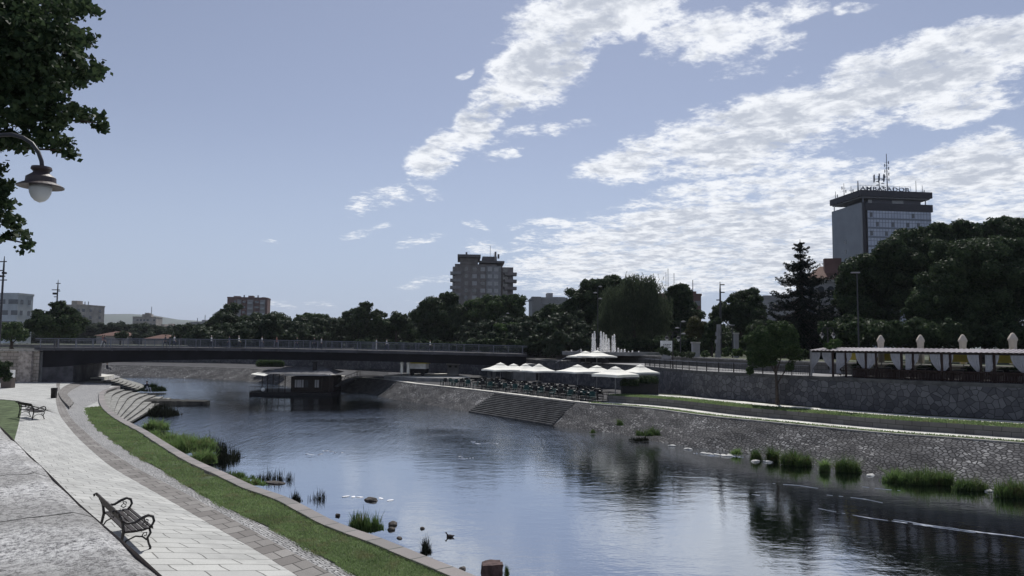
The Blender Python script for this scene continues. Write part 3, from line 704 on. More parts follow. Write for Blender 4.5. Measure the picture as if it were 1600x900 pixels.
for (px, py, L_, w_, an) in [(1395, 814, 4.5, .05, 137), (1460, 822, 2.2, .04, 141), (1545, 834, 3, .04, 138), (1240, 758, 1.8, .03, 140), (1375, 764, 1.4, .025, 142), (1345, 780, 2.2, .02, 137), (1160, 771, 1.2, .03, 143), (1010, 806, 1.1, .03, 140), (755, 692, 2.2, .4, 150), (725, 715, 1.0, .3, 150), (518, 706, 1.6, .4, 150), (490, 710, 1.0, .3, 160), (1120, 712, 3, .6, 150), (215, 583.5, 16, 1.5, 10)]:
    m_ = (ribbon(px, py, L_*1.3, w_*.8, R(an)) if px > 1130 else crest(px, py, L_, w_, R(an))); cr_all.mesh(m_.v, m_.f)
tag(cr_all.build('white_water', foam), kind='stuff')
# ------------------------------------------------------------------ fast leaf meshes
def quads_obj(name, V, m, parent=None, extra=None, tri=False):
    """V: (n,4,3) or (n,3,3) world coords"""
    k = V.shape[1]; n = V.shape[0]
    o_ = np.array(org(parent)) if parent is not None else np.zeros(3)
    pts = (V.reshape(-1, 3)-o_); me = bpy.data.meshes.new(name)
    ev, ef = (np.zeros((0, 3)), np.zeros((0, 3), int)) if extra is None else extra
    allv = np.vstack([pts, ev-o_ if len(ev) else ev]); nl = n*k+ef.size
    me.vertices.add(len(allv)); me.vertices.foreach_set('co', allv.astype(np.float32).ravel())
    me.loops.add(nl); me.loops.foreach_set('vertex_index', np.concatenate([np.arange(n*k), (ef+n*k).ravel()]).astype(np.int32))
    me.polygons.add(n+len(ef)); me.polygons.foreach_set('loop_start', np.concatenate([np.arange(n)*k, n*k+np.arange(len(ef))*3]).astype(np.int32))
    me.polygons.foreach_set('loop_total', np.concatenate([np.full(n, k), np.full(len(ef), 3)]).astype(np.int32))
    me.update(calc_edges=True); me.materials.append(m)
    o = bpy.data.objects.new(name, me); C.objects.link(o)
    if parent is not None: o.parent = parent
    return o
_ico = bmesh.new(); bmesh.ops.create_icosphere(_ico, subdivisions=2, radius=1)
ICV = np.array([v.co[:] for v in _ico.verts]); ICF = np.array([[v.index for v in f.verts] for f in _ico.faces]); _ico.free()
def rdir(n):
    v = rng.normal(size=(n, 3)); return v/np.linalg.norm(v, axis=1, keepdims=True)
def leaf_quads(c, nrm, s, asp=.6):
    """rhombic leaves centred at c with normals nrm and length s"""
    n = len(c); a = np.cross(nrm, rdir(n)); a /= np.linalg.norm(a, axis=1, keepdims=True)+1e-9; b = np.cross(nrm, a)
    s = s[:, None]; a = a*s*.5; b = b*s*.5*asp
    return np.stack([c-a, c-b*1.0-a*.1, c+a, c+b-a*.1], axis=1)
def clumps_from(lobes, per=18, rr=(.22, .40), dens=1.0):
    Cc, Rr = [], []
    for (c, r) in lobes:
        r = np.array(r if hasattr(r, '__len__') else (r, r, r), float); c = np.array(c)
        n = int(per)
        d_ = rdir(n); d_[:, 2] = np.where(d_[:, 2] < -.45, -d_[:, 2], d_[:, 2])
        rad = rng.uniform(.45, .92, n)[:, None]; Cc.append(c+d_*r*rad); q = rng.uniform(rr[0], rr[1], n)[:, None]*r.mean()*np.array([1, 1, .8]); Rr.append(q)
        Cc.append(c[None]); Rr.append((r*.62)[None])
    return np.vstack(Cc), np.vstack(Rr)
def leaves_on(Cc, Rr, leaf, cover, core=.72, inner=.75):
    area = (Rr.mean(axis=1)**2)*4*math.pi; n = np.maximum(6, (area*cover/(leaf*leaf*.35)).astype(int))
    idx = np.repeat(np.arange(len(Cc)), n); d_ = rdir(len(idx)); rad = rng.uniform(inner, 1.12, len(idx))[:, None]
    p = Cc[idx]+d_*Rr[idx]*rad
    nr = d_+rng.normal(size=d_.shape)*.55; nr /= np.linalg.norm(nr, axis=1, keepdims=True)
    V = leaf_quads(p, nr, leaf*rng.uniform(.6, 1.35, len(idx)))
    ev = []; ef = []; k = 0
    if core:
        for c, r in zip(Cc, Rr):
            j = 1+rng.normal(size=(len(ICV), 1))*.12
            ev.append(ICV*r*core*j+c); ef.append(ICF+k); k += len(ICV)
        return V, (np.vstack(ev), np.vstack(ef))
    return V, None
def trunk_mb(base, top, r, limbs, n=7):
    mb = MB(); base = Vector(base); top = Vector(top); pts = []; k = 6
    for i in range(k):
        t = i/(k-1); p = base.lerp(top, t)+Vector((rnd.uniform(-.12, .12), rnd.uniform(-.12, .12), 0))*(t > 0)*r*2; pts.append(p)
    mb.tube(pts, [r*(1.25 if i == 0 else 1)*(1-.55*i/(k-1)) for i in range(k)], n)
    for (lx, ly, lz) in limbs:
        s = pts[rnd.choice([2, 3, 4])]; e = Vector((lx, ly, lz)); m_ = s.lerp(e, .5)+Vector((0, 0, -.08*(e-s).length)); mb.tube([s, m_, e], [r*.45, r*.3, r*.12], 5)
    return mb
def tree(name, label, lobes_px, D, zb, leaf=.45, cover=1.15, m='leaf', per=16, rr=(.22, .40), group=None, trunk=True, cat='tree', rz=.9, dd=.9, tr=.28, core=.72, tx=None, seedpts=None):
    """lobes_px: (px, py, r_px [, r_py]) circles in the photo's pixels at distance D"""
    lobes = []
    for l in lobes_px:
        px, py, r = l[:3]; ry = l[3] if len(l) > 3 else r*rz
        c = PD(px, py, D); s = D/F; lobes.append(((c.x, c.y+rnd.uniform(-.4, .4)*r*s*dd, c.z), (r*s, r*s*dd, ry*s)))
    cx = sum(l[0][0]*l[1][0] for l in lobes)/sum(l[1][0] for l in lobes) if tx is None else PD(tx, 540, D).x
    t = thing(name, label, cat, (cx, D, zb), group=group)
    Cc, Rr = clumps_from(lobes, per, rr); V, ex = leaves_on(Cc, Rr, leaf, cover, core)
    quads_obj('crown', V, M[m], t, ex)
    if trunk:
        zt = sum(l[0][2] for l in lobes)/len(lobes)
        trunk_mb((cx, D, zb-.1), (cx+rnd.uniform(-.5, .5)*min(1, tr*2.5), D, zt), tr, [(l[0][0], l[0][1], l[0][2]+l[1][2]*.3) for l in lobes[:6]]).build('trunk', M['bark'], t)
    return t
G1 = 'trees along the park behind the bridge'
ZB = 5.1
# --- left of the bridge and far background
tree('broadleaf_tree', 'dark bushy tree behind the left end of the bridge railing', [(95, 505, 30), (68, 512, 24), (120, 510, 22), (92, 484, 15, 14), (60, 492, 10), (110, 492, 16), (88, 520, 36, 16)], 125, ZB, .42, 1.1)
tree('broadleaf_tree', 'low mid green tree at the left frame edge under the white building', [(12, 520, 26, 20), (34, 526, 14)], 120, ZB, .42, m='leaf_mid')
for i, (lab, lb, D, mm) in enumerate([
 ('distant grey green tree just right of the dark bushy tree', [(150, 518, 22, 14), (138, 512, 12)], 300, 'leaf_far'),
 ('distant rounded tree in front of the hills at left', [(176, 515, 20, 12), (165, 517, 14)], 280, 'leaf_far'),
 ('small dark round tree above the brown tiled roof', [(189, 526, 14, 9)], 200, 'leaf'),
 ('distant tree left of the old stone block on the skyline', [(208, 515, 14, 12), (219, 523, 10)], 290, 'leaf_far'),
 ('pointed tree in front of the small white houses', [(285, 520, 10, 14), (290, 516, 6, 10), (276, 526, 8)], 210, 'leaf'),
 ('low dark tree beside the pointed tree on the skyline', [(307, 520, 16, 12)], 220, 'leaf'),
 ('tree at the foot of the far brown tower, left side', [(345, 508, 26, 20), (328, 514, 18), (362, 486, 18, 14), (352, 495, 14)], 180, 'leaf'),
 ('tree directly below the far brown tower', [(385, 510, 26, 18), (398, 505, 16), (372, 515, 20)], 178, 'leaf'),
 ('dark round tree to the right of the far brown tower', [(430, 508, 26, 18), (442, 503, 12), (415, 514, 20)], 176, 'leaf'),
 ('pale green tree with loose crown above the middle of the bridge', [(480, 510, 24, 18), (470, 498, 10, 8), (500, 498, 16, 11), (478, 494, 8, 6)], 172, 'leaf_mid'),
 ('greyish tree low above the middle of the bridge', [(510, 518, 28, 16), (528, 514, 18)], 165, 'leaf_far'),
 ('tall tree with uneven top left of the central tower', [(565, 492, 22, 16), (545, 505, 20), (572, 482, 14, 10), (590, 498, 18, 14), (560, 520, 30)], 160, 'leaf'),
 ('wide tree between the uneven tree and the central tower', [(615, 508, 26, 20), (600, 520, 26), (628, 500, 16, 12), (640, 520, 22)], 158, 'leaf'),
 ]):
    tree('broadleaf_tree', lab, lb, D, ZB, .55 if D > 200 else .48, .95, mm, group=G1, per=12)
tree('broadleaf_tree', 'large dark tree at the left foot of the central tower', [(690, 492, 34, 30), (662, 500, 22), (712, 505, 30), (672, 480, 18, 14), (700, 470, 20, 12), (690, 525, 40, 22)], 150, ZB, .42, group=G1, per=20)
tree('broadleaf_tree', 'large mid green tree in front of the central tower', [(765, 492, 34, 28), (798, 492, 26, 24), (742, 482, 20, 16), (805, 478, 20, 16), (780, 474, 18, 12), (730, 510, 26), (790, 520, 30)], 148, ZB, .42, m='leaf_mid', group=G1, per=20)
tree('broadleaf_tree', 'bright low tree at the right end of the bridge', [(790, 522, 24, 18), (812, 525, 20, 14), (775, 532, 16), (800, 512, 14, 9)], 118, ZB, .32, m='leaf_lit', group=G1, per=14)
tree('broadleaf_tree', 'dark tree filling the gap below the dark flat roofed building', [(855, 498, 26, 24), (868, 488, 16), (842, 512, 22), (858, 530, 26, 18)], 135, ZB, .4, group=G1, per=18)
tree('broadleaf_tree', 'large dark tree behind the fountain', [(940, 460, 40, 28), (912, 472, 30, 28), (965, 455, 28, 22), (900, 500, 32, 34), (945, 500, 44, 40), (925, 448, 22, 14), (890, 480, 14), (955, 440, 18, 10)], 125, ZB, .36, group=G1, per=20)
tree('broadleaf_tree', 'dark tree right behind the willow', [(1065, 470, 26, 24), (1078, 488, 22, 26), (1055, 455, 14, 10), (1072, 520, 26, 28), (1052, 500, 24, 30), (1068, 450, 12, 8)], 122, ZB, .36, group=G1, per=18)
tree('broadleaf_tree', 'tree between the slim mast and the conifer', [(1160, 480, 30, 26), (1172, 464, 20, 14), (1138, 492, 22, 20), (1165, 505, 34, 26), (1122, 498, 14, 14), (1145, 470, 10, 7)], 105, ZB, .32, group=G1, per=20)
tree('broadleaf_tree', 'low dark trees behind the stone monument', [(905, 530, 30, 22), (872, 534, 28, 18), (830, 540, 26, 14)], 122, ZB, .34, group=G1)
tree('broadleaf_tree', 'dark undergrowth behind the white board', [(1080, 535, 28, 16), (1130, 530, 26, 20), (1180, 525, 26, 24), (1030, 535, 18, 12)], 100, ZB, .3, group=G1)
tree('olive_tree', 'small olive brown tree above the round stone kiosk', [(1088, 508, 18, 14), (1098, 520, 16, 16), (1080, 520, 12, 12)], 92, ZB, .22, m='olive', tr=.12)
tree('broadleaf_tree', 'dark slender tree right beside the rough stone pillar', [(1112, 518, 12, 20), (1108, 535, 12, 14), (1120, 505, 9, 9)], 90, ZB, .24, tr=.12)
# --- right hand mass
G2 = 'large dark chestnut trees behind the pergola'
tree('chestnut_tree', 'large dark tree directly below the hotel tower', [(1385, 410, 44, 34), (1350, 430, 38, 40), (1425, 385, 34, 30), (1335, 470, 36, 44), (1395, 460, 60, 50), (1470, 375, 40, 26), (1450, 410, 50, 40), (1320, 445, 18, 20), (1500, 365, 26, 20), (1360, 510, 50, 40)], 84, ZB, .30, 1.0, per=22, group=G2, tr=.4)
tree('chestnut_tree', 'nearer dark dome shaped tree at the right edge of the photo', [(1520, 430, 66, 50), (1470, 460, 44, 44), (1580, 430, 60, 46), (1500, 395, 40, 20), (1555, 390, 50, 16), (1530, 490, 80, 50), (1620, 470, 60, 70), (1450, 500, 40, 36)], 70, ZB, .26, 1.0, per=26, group=G2, tr=.4)
tree('chestnut_tree', 'tall dark tree top at the upper right edge behind the dome shaped tree', [(1560, 370, 34, 30), (1590, 365, 34, 30), (1535, 362, 16, 16), (1580, 350, 24, 14), (1620, 380, 40, 40)], 92, ZB, .32, .9, per=20, group=G2, tr=.35)
tree('chestnut_tree', 'dark tree filling the shade behind the left part of the pergola', [(1330, 520, 34, 26), (1400, 525, 60, 24), (1480, 530, 60, 22), (1570, 530, 60, 24)], 68, ZB, .26, 1.0, per=22, group=G2)
# --- round tree on the lower strip
tp, _ = bankpt(1213, 7.2, UZ)
t = tree('round_tree', 'round leafy tree standing on the path in front of the right retaining wall', [(1205, 545, 34, 30), (1225, 535, 26, 26), (1188, 530, 20, 20), (1180, 560, 14, 22), (1240, 555, 14, 18), (1210, 515, 24, 14), (1172, 580, 6, 9), (1236, 575, 8, 8), (1195, 565, 20, 14)], tp.y, UZ, .15, 1.5, 'leaf_mid', per=30, rr=(.2, .36), tr=.14, tx=1213)
# --- columnar: the willow
def willow():
    D = 108; t = thing('willow_tree', 'weeping willow with hanging grey green strands behind the fountain', 'tree', (PD(990, 540, D).x, D, ZB), group=None)
    V = []; s = D/F
    for (px, py, rx, ry, n, bot) in [(965, 480, 24, 38, 420, 556), (1000, 470, 30, 40, 640, 558), (1028, 490, 22, 40, 420, 558), (985, 450, 18, 18, 160, 520), (1020, 452, 14, 16, 110, 500), (948, 510, 14, 26, 180, 552), (990,438,9,9,26,470), (1018,440,7,7,16,466)]:
        for _ in range(max(3, n//16)):
            a = rnd.uniform(0, 2*math.pi); q = math.sqrt(rnd.random()); x = px+rx*q*math.cos(a); yt = py-ry*math.sqrt(max(0, 1-q*q))*rnd.uniform(.6, 1.06)
            c0 = PD(x, yt, D); c0.y += rx*s*q*math.sin(a)*.9; L0_ = rnd.uniform(.35, 1.0)*(bot-yt)*s; sp_ = rnd.uniform(.25, .6)
            for _2 in range(16):
                c = c0+Vector((rnd.gauss(0, sp_), rnd.gauss(0, sp_), rnd.gauss(0, .25))); L = L0_*rnd.uniform(.5, 1.1); k = int(L/.22); bend = rnd.uniform(-.25, .25)
                if k == 0: continue
                zz = c.z-np.arange(k)*.22; f = np.linspace(0, 1, k)
                V.append(np.stack([c.x+bend*f+rng.normal(0, .09, k), c.y+rng.normal(0, .09, k), zz+rng.normal(0, .05, k)], 1))
    p = np.vstack(V); n = len(p); nr = rdir(n); nr[:, 2] *= .25; nr /= np.linalg.norm(nr, axis=1, keepdims=True)
    a = np.stack([rng.normal(0, .15, n), rng.normal(0, .15, n), np.ones(n)], 1); b = np.cross(nr, a)
    a *= rng.uniform(.12, .24, n)[:, None]; b *= .055
    quads_obj('crown', np.stack([p-a, p-b, p+a, p+b], 1), M['willow'], t)
    c0 = t.location
    trunk_mb((c0.x, D, ZB-.1), (c0.x, D, PD(990, 450, D).z), .45, [tuple(PD(x, y, D)) for x, y in ((965, 460), (1005, 440), (1025, 460), (950, 490), (985, 436))]).build('trunk', M['bark'], t)
willow()
def conifer(px, ytop, ybot, wid, D, zb, label):
    top = PD(px, ytop, D); s = D/F; t = thing('conifer_tree', label, 'tree', (top.x, D, zb))
    H = top.z-PD(px, ybot, D).z; V = []; wood = MB(); wood.tube([(top.x, D, zb), (top.x+.1, D, top.z-H*.5), (top.x, D, top.z)], [.35, .2, .03], 7)
    nl = 24
    for k in range(nl):
        f = (k+1.3)/(nl+.7); z = top.z-H*f+rnd.uniform(-.15, .15); R0 = wid*s*(f**.72)*rnd.uniform(.85, 1.12)
        nb = 8+int(6*f)
        for j in range(nb):
            a = 2*math.pi*(j+rnd.random()*.8)/nb; z += rnd.uniform(-.18, .18); Lb = R0*rnd.uniform(.45, 1.1)*(1.35 if rnd.random() < .07 else 1); m_ = max(4, int(Lb/.22))
            tt = np.linspace(0.05, 1, m_); droop = -.34*Lb*np.sin(tt*1.9)+.22*Lb*tt**3
            x = top.x+math.cos(a)*Lb*tt; y = D+math.sin(a)*Lb*tt; zz = z+droop
            wood.tube([(x[0], y[0], zz[0]), (x[m_//2], y[m_//2], zz[m_//2]), (x[-1], y[-1], zz[-1])], [.05, .03, .01], 4, cap=False)
            for r_ in range(12):
                V.append(np.stack([x+rng.normal(0, .17, m_)*(1-tt*.5)*min(1, R0/1.5), y+rng.normal(0, .17, m_)*min(1, R0/1.5), zz-abs(rng.normal(0, .20, m_))*(1-.5*tt)*min(1, R0/1.2)+.05], 1))
    p = np.vstack(V); n = len(p); nr = rdir(n)
    quads_obj('needles', leaf_quads(p, nr, rng.uniform(.15, .34, n), .5), M['needle'], t); wood.build('trunk', M['bark'], t)
conifer(1250, 374, 545, 84, 88, ZB, 'tall dark conifer with drooping branches left of the old house')
# --- shrubs along the park wall
G3 = 'clipped shrubs along the park wall'
for lab, lb, D, mm in [('dark ragged bush under the white board', [(1036, 549, 10, 9), (1044, 552, 8, 6)], 77, 'leaf'), ('low wide bush right of the white board', [(1056, 553, 10, 7), (1067, 555, 7, 5)], 77, 'leaf'),
    ('grey green dome bush left of the stone kiosk', [(1079, 555, 9, 7)], 76, 'willow'), ('dark round bush right of the stone kiosk', [(1101, 554, 9, 7)], 75, 'leaf_mid'),
    ('clipped round bush right of the rough stone pillar', [(1134, 552, 8, 9)], 74, 'leaf_mid'), ('two headed bright clipped bush near the round tree', [(1149, 551, 7, 9), (1157, 552, 7, 9)], 73, 'leaf_lit'), ('loose bush partly behind the round tree', [(1168, 552, 8, 8)], 72, 'leaf_mid'),
    ('bright bush behind the left end of the pergola', [(1305, 538, 14, 8), (1296, 542, 10, 6)], 52, 'leaf_lit'), ('dark low bush left of the pergola', [(1256, 556, 8, 10)], 58, 'leaf')]:
    tree('clipped_bush', lab, lb, D, WZ2, .14, 1.3, mm, trunk=False, cat='shrub', per=14, rr=(.2, .3), group=G3)
# --- foreground tree at upper left
def near_tree():
    D0 = 13.5; t = thing('overhanging_tree', 'large dark leafy tree overhanging the upper left corner', 'tree', (-15.5, 15, ZB))
    lob = [(-60, 40, 110, 90), (20, 60, 70, 70), (60, 30, 60, 45), (100, 14, 40, 16), (135, 18, 26, 10), (90, 70, 45, 35), (125, 60, 24, 14), (135, 108, 30, 18), (112, 118, 26, 20), (150, 112, 14, 7), (60, 120, 60, 45), (20, 150, 60, 50), (90, 165, 38, 22), (70, 195, 40, 22), (120, 178, 26, 12), (148, 185, 18, 8), (158, 198, 10, 8), (95, 225, 22, 14), (110, 242, 10, 6), (40, 215, 40, 22), (10, 215, 20, 15), (-70, 200, 90, 90), (0, 262, 10, 6), (-10, 300, 22, 30), (8, 290, 12, 12), (5, 330, 16, 22), (22, 345, 12, 14), (32, 362, 10, 10), (10, 372, 8, 6), (42, 384, 9, 5), (-40, 350, 40, 50), (125, 2, 20, 5), (-160, 150, 120, 200)]
    P_, R_ = [], []
    for px, py, rx, ry in lob:
        n = max(5, int(rx*ry/19)); 
        for _ in range(n):
            a = rnd.uniform(0, 6.283); q = math.sqrt(rnd.random()); D = D0+rnd.uniform(-1.6, 1.6)*(min(rx, 60)/60)+rnd.uniform(-.2, .2)
            c = PD(px+rx*q*math.cos(a)*.86, py+ry*q*math.sin(a)*.86, D); P_.append(c[:]); r_ = rnd.uniform(.075, .16); R_.append((r_*1.2, r_*1.2, r_*.8))
    Cc, Rr = np.array(P_), np.array(R_)
    n = 12; idx = np.repeat(np.arange(len(Cc)), n); d_ = rdir(len(idx)); p = Cc[idx]+d_*Rr[idx]*rng.uniform(.2, 1.15, len(idx))[:, None]
    nr = d_*.5+rdir(len(idx)); nr[:, 2] += .5; nr /= np.linalg.norm(nr, axis=1, keepdims=True)
    quads_obj('crown', leaf_quads(p, nr, rng.uniform(.08, .15, len(idx)), .72), M['leaf'], t)
    mb = MB(); mb.tube([(-15.5, 15, ZB-.1), (-15.2, 14.8, 8.5), (-14.2, 14.4, 12), (-13, 14, 15)], [.5, .42, .32, .15], 9)
    for px, py, q0 in [(100, 20, (-13.6, 14.2, 12.6)), (150, 112, (-14, 14.3, 11.5)), (155, 192, (-14.4, 14.5, 10.8)), (105, 235, (-14.8, 14.6, 10)), (40, 380, (-15.1, 14.8, 9)), (10, 330, (-15.1, 14.8, 8.8)), (60, 100, (-13.8, 14.3, 11.8))]:
        e = PD(px, py, D0); s_ = Vector(q0); mb.tube([s_, s_.lerp(e, .5)+Vector((0, 0, .35)), e], [.12, .06, .012], 6)
    mb.build('trunk', M['bark'], t)
near_tree()
tree('potted_shrub', 'dark bush on a thin stem by the white cabinet at the left edge', [(4, 578, 14, 18), (12, 590, 8, 10), (-8, 585, 14, 20)], 68, PZ, .16, 1.2, 'leaf', per=18, trunk=True, tr=.05, tx=2, cat='shrub')
# ------------------------------------------------------------------ grass
def blades(name, label, pts, h, w, m, lean=.35, seg=2, parent=None, kind=None, cat='grass', grp=None):
    """pts: (n,3) roots, h: (n,) heights"""
    n = len(pts); a = rng.uniform(0, 2*math.pi, n); dirx = np.stack([np.cos(a), np.sin(a), np.zeros(n)], 1); sx = np.stack([-np.sin(a), np.cos(a), np.zeros(n)], 1)
    ln_ = (np.abs(rng.normal(0, lean, n))*h)[:, None]; hh = h[:, None]*np.array([[0, 0, 1]]); ww = (w*rng.uniform(.6, 1.3, n))[:, None]
    mid = pts+hh*.6+dirx*ln_*.35; tip = pts+hh*rng.uniform(.85, 1.05, (n, 1))+dirx*ln_
    q1 = np.stack([pts-sx*ww, pts+sx*ww, mid+sx*ww*.8, mid-sx*ww*.8], 1); q2 = np.stack([mid-sx*ww*.8, mid+sx*ww*.8, tip+sx*ww*.12, tip-sx*ww*.12], 1)
    o = quads_obj(name, np.vstack([q1, q2]), m)
    return tag(o, label, cat, grp, kind)
# lawn blades
LAW = []
A4n, B4n = np.array(A4), np.array(B4)
dist = np.linalg.norm(A4n, axis=1); 
seglen = np.linalg.norm(np.diff(A4n, axis=0), axis=1); wdt = np.linalg.norm(A4n-B4n, axis=1)[:-1]
dens_ = seglen*wdt*np.clip(17/dist[:-1], .2, 1.2)**1.6; cnt = (dens_/dens_.sum()*60000).astype(int)
for i, c_ in enumerate(cnt):
    f, g = rng.random(c_), rng.random(c_)
    keep = (np.array([mn.noise(Vector((A4n[i, 0]*.9+ff*2, A4n[i, 1]*.9, gg*3))) for ff, gg in zip(f[:1], g[:1])])[:1] > -2) if c_ else None
    # ragged bare border towards the cobbles
    g = -.07+1.11*g+.04*math.sin(i*1.3)+.03*math.sin(i*.47); a_ = A4n[i]*(1-f[:, None])+A4n[i+1]*f[:, None]; b_ = B4n[i]*(1-f[:, None])+B4n[i+1]*f[:, None]
    LAW.append(a_*(1-g[:, None])+b_*g[:, None])
LAW = np.vstack(LAW); 
patch = np.array([mn.noise(Vector((p[0]*.8, p[1]*.8, 0))) for p in LAW])
LAW = LAW[patch > -.62]
D_ = np.linalg.norm(LAW, axis=1)
blades('lawn_grass', None, LAW, rng.uniform(.03, .085, len(LAW)), np.clip(.004*D_/14, .005, .03), M['turf'], .7, kind='stuff', cat=None)
# strip grass on the right bank
def strip_grass(o0, o1, z, n, i1, h=(.05, .12)):
    a, b = np.array(off(o0, z)), np.array(off(o1, z)); k = rng.integers(30, i1, n); f = rng.random(n)[:, None]
    p = a[k]*(1-f)+b[k]*f; p2 = a[np.minimum(k+1, len(a)-1)]*(1-f)+b[np.minimum(k+1, len(a)-1)]*f; g = rng.random(n)[:, None]
    return p*(1-g)+p2*g
pts = np.vstack([strip_grass(.3, 1.25, SLZ, 9000, i_e), strip_grass(2.95, 5.25, UZ, 24000, i_e)])
blades('verge_grass', None, pts, rng.uniform(.05, .12, len(pts)), np.full(len(pts), .022), M['turf'], .6, kind='stuff', cat=None)
# tall clumps
def clump(label, px, py, rx, n, h, m='grass_dk', z=0.0, name='grass_clump', grp='grass clumps along the water', ry=None, lean=.45, w=.012, onbank=None):
    c = P(px, py, z); s = c.y/F; rxx = rx*s; ryy = (ry if ry else rx*.5)*s*2.2
    nt_ = max(4, int(rx*.9)) if rx > 12 else 3; ta = rng.uniform(0, 6.283, nt_); tq = np.sqrt(rng.random(nt_)); tq = tq*(.45 if rx <= 14 else 1); tx_, ty_ = rxx*tq*np.cos(ta), ryy*tq*np.sin(ta); th = rng.uniform(.5, 1.15, nt_)*(1-.35*tq); tr_ = rng.uniform(.16, .34, nt_)*(2.4 if rx < 12 else 1)
    k = rng.integers(0, nt_, n); a = rng.uniform(0, 6.283, n); q = np.sqrt(rng.random(n))*rng.choice([1, 1, 1, 1.9], n); n_small = 0.7 if rx <= 9 else 1.0; p = np.stack([c.x+tx_[k]+n_small*rxx*tr_[k]*q*np.cos(a), c.y+ty_[k]+ryy*tr_[k]*q*np.sin(a), np.full(n, z-.03)], 1)
    hh = h*th[k]*rng.uniform(.3, 1.1, n)*np.maximum(.25, 1-(.38 if rx > 14 else .5)*np.minimum(q, 1.4)**2)
    return blades(name, label, p, hh, w*max(1, c.y/26), M[m], lean, grp=grp, cat='grass clump')
B_L = 'left bank'
for (lab, px, py, rx, n, h, m_, z, ry) in [
 ('large bright green clump of river grass beside the lawn kerb', 285, 704, 42, 8500, 1.25, 'grass', .3, 14),
 ('bright green river grass narrowing toward the curved steps', 243, 683, 14, 1500, .7, 'grass', .5, 7),
 ('ragged bright grass filling the bank below the kerb curve', 262, 692, 24, 3000, .95, 'grass', .3, 9),
 ('mixed green weeds between the bright grass and the dark twigs', 368, 748, 24, 1500, .55, 'grass_dk', .4, 5),
 ('round green tussock at the foot of the curved steps', 243, 672, 16, 2600, 1.2, 'grass', .1, 7),
 ('rounded bright grass reaching the reeds', 318, 722, 18, 2400, 1.0, 'grass', .3, 9),
 ('bright green bank grass in front of the bridge shadow', 236, 611, 20, 3000, 1.2, 'grass', .2, 5),
 ('low green grass along the kerb left of the dark twigs', 394, 757, 22, 1500, .45, 'grass', .5, 4),
 ('upright dark green clump between kerb and pebbles', 568, 828, 24, 1500, .95, 'grass_dk', .3, 6),
 ('dark stub with long bare stems near the lower kerb', 667, 866, 9, 420, .75, 'reed', .1, 5),
 ('green tuft right beside the big square stone', 792, 897, 5, 160, .45, 'grass_dk', .0, 4),
 ('black reeds in the water beside the bright grass', 345, 717, 26, 1500, 1.3, 'reed', 0, 14),
 ('dark reeds behind the bright grass', 325, 695, 20, 700, 1.1, 'reed', 0, 8),
 ('dark broken twigs standing in the shallow water', 428, 750, 30, 330, .85, 'reed', 0, 4),
 ('black tussock with broken stems near the kerb', 461, 783, 13, 330, .6, 'reed', 0, 4),
 ('thin black stems right of the tussock', 496, 780, 15, 130, .7, 'reed', 0, 4),
 ('dark reeds below the curved steps', 250, 648, 26, 1500, 1.5, 'reed', 0, 8),
 ]:
    clump(lab, px, py, rx, n, h, m_, z, ry=ry, lean=.5 if m_ == 'grass' else .28, w=.011 if m_ != 'reed' else .008)
for (lab, px, py, rx, n, h, m_, z, ry) in [
 ('small grass tuft on the stone slope below the cafe path', 968, 664, 8, 260, .8, 'grass_dk', .7, 4),
 ('wide grass tuft on the stone slope right of the small tuft', 1012, 680, 18, 800, .9, 'grass_dk', .5, 5),
 ('yellowish tuft at the waterline below the small slope tuft', 925, 676, 8, 200, .4, 'grass_dk', .1, 3),
 ('dark weeds in the joints of the slope under the cafe steps', 930, 655, 13, 500, .5, 'grass_dk', .6, 4),
 ('dark brown weeds hanging at the waterline below the wide slope tuft', 1000, 688, 15, 600, .5, 'reed', .05, 3),
 ('low bright tuft by the white stones at the right waterline', 1150, 709, 9, 420, .6, 'grass', .1, 3),
 ('small dark clump left of the big right bank clump', 1182, 717, 9, 700, .9, 'grass_dk', .05, 4),
 ('grass clump with light top at the right waterline', 1207, 719, 14, 1200, 1.05, 'grass_dk', .05, 5),
 ('biggest rounded grass clump at the right waterline', 1245, 726, 20, 2400, 1.25, 'grass_dk', .05, 6),
 ('bright green clump right of the biggest rounded clump', 1288, 735, 13, 1200, .9, 'grass', .05, 4),
 ('dark upright clump just right of the bright green clump', 1325, 736, 18, 1700, 1.1, 'grass_dk', .05, 5),
 ('bright half of the long clump near the right frame edge', 1402, 751, 18, 1700, 1.0, 'grass', .05, 6),
 ('drooping dark long clump near the right frame edge', 1450, 755, 34, 3200, 1.15, 'grass_dk', .05, 7),
 ('low dark clump between the long clump and the corner clump', 1518, 764, 24, 1700, .9, 'grass_dk', .05, 5),
 ('dark clump cut by the right frame edge', 1585, 774, 30, 2400, 1.1, 'grass_dk', .05, 7)]:
    clump(lab, px, py, rx, n, h, m_, z, ry=ry, lean=.68, w=.010)
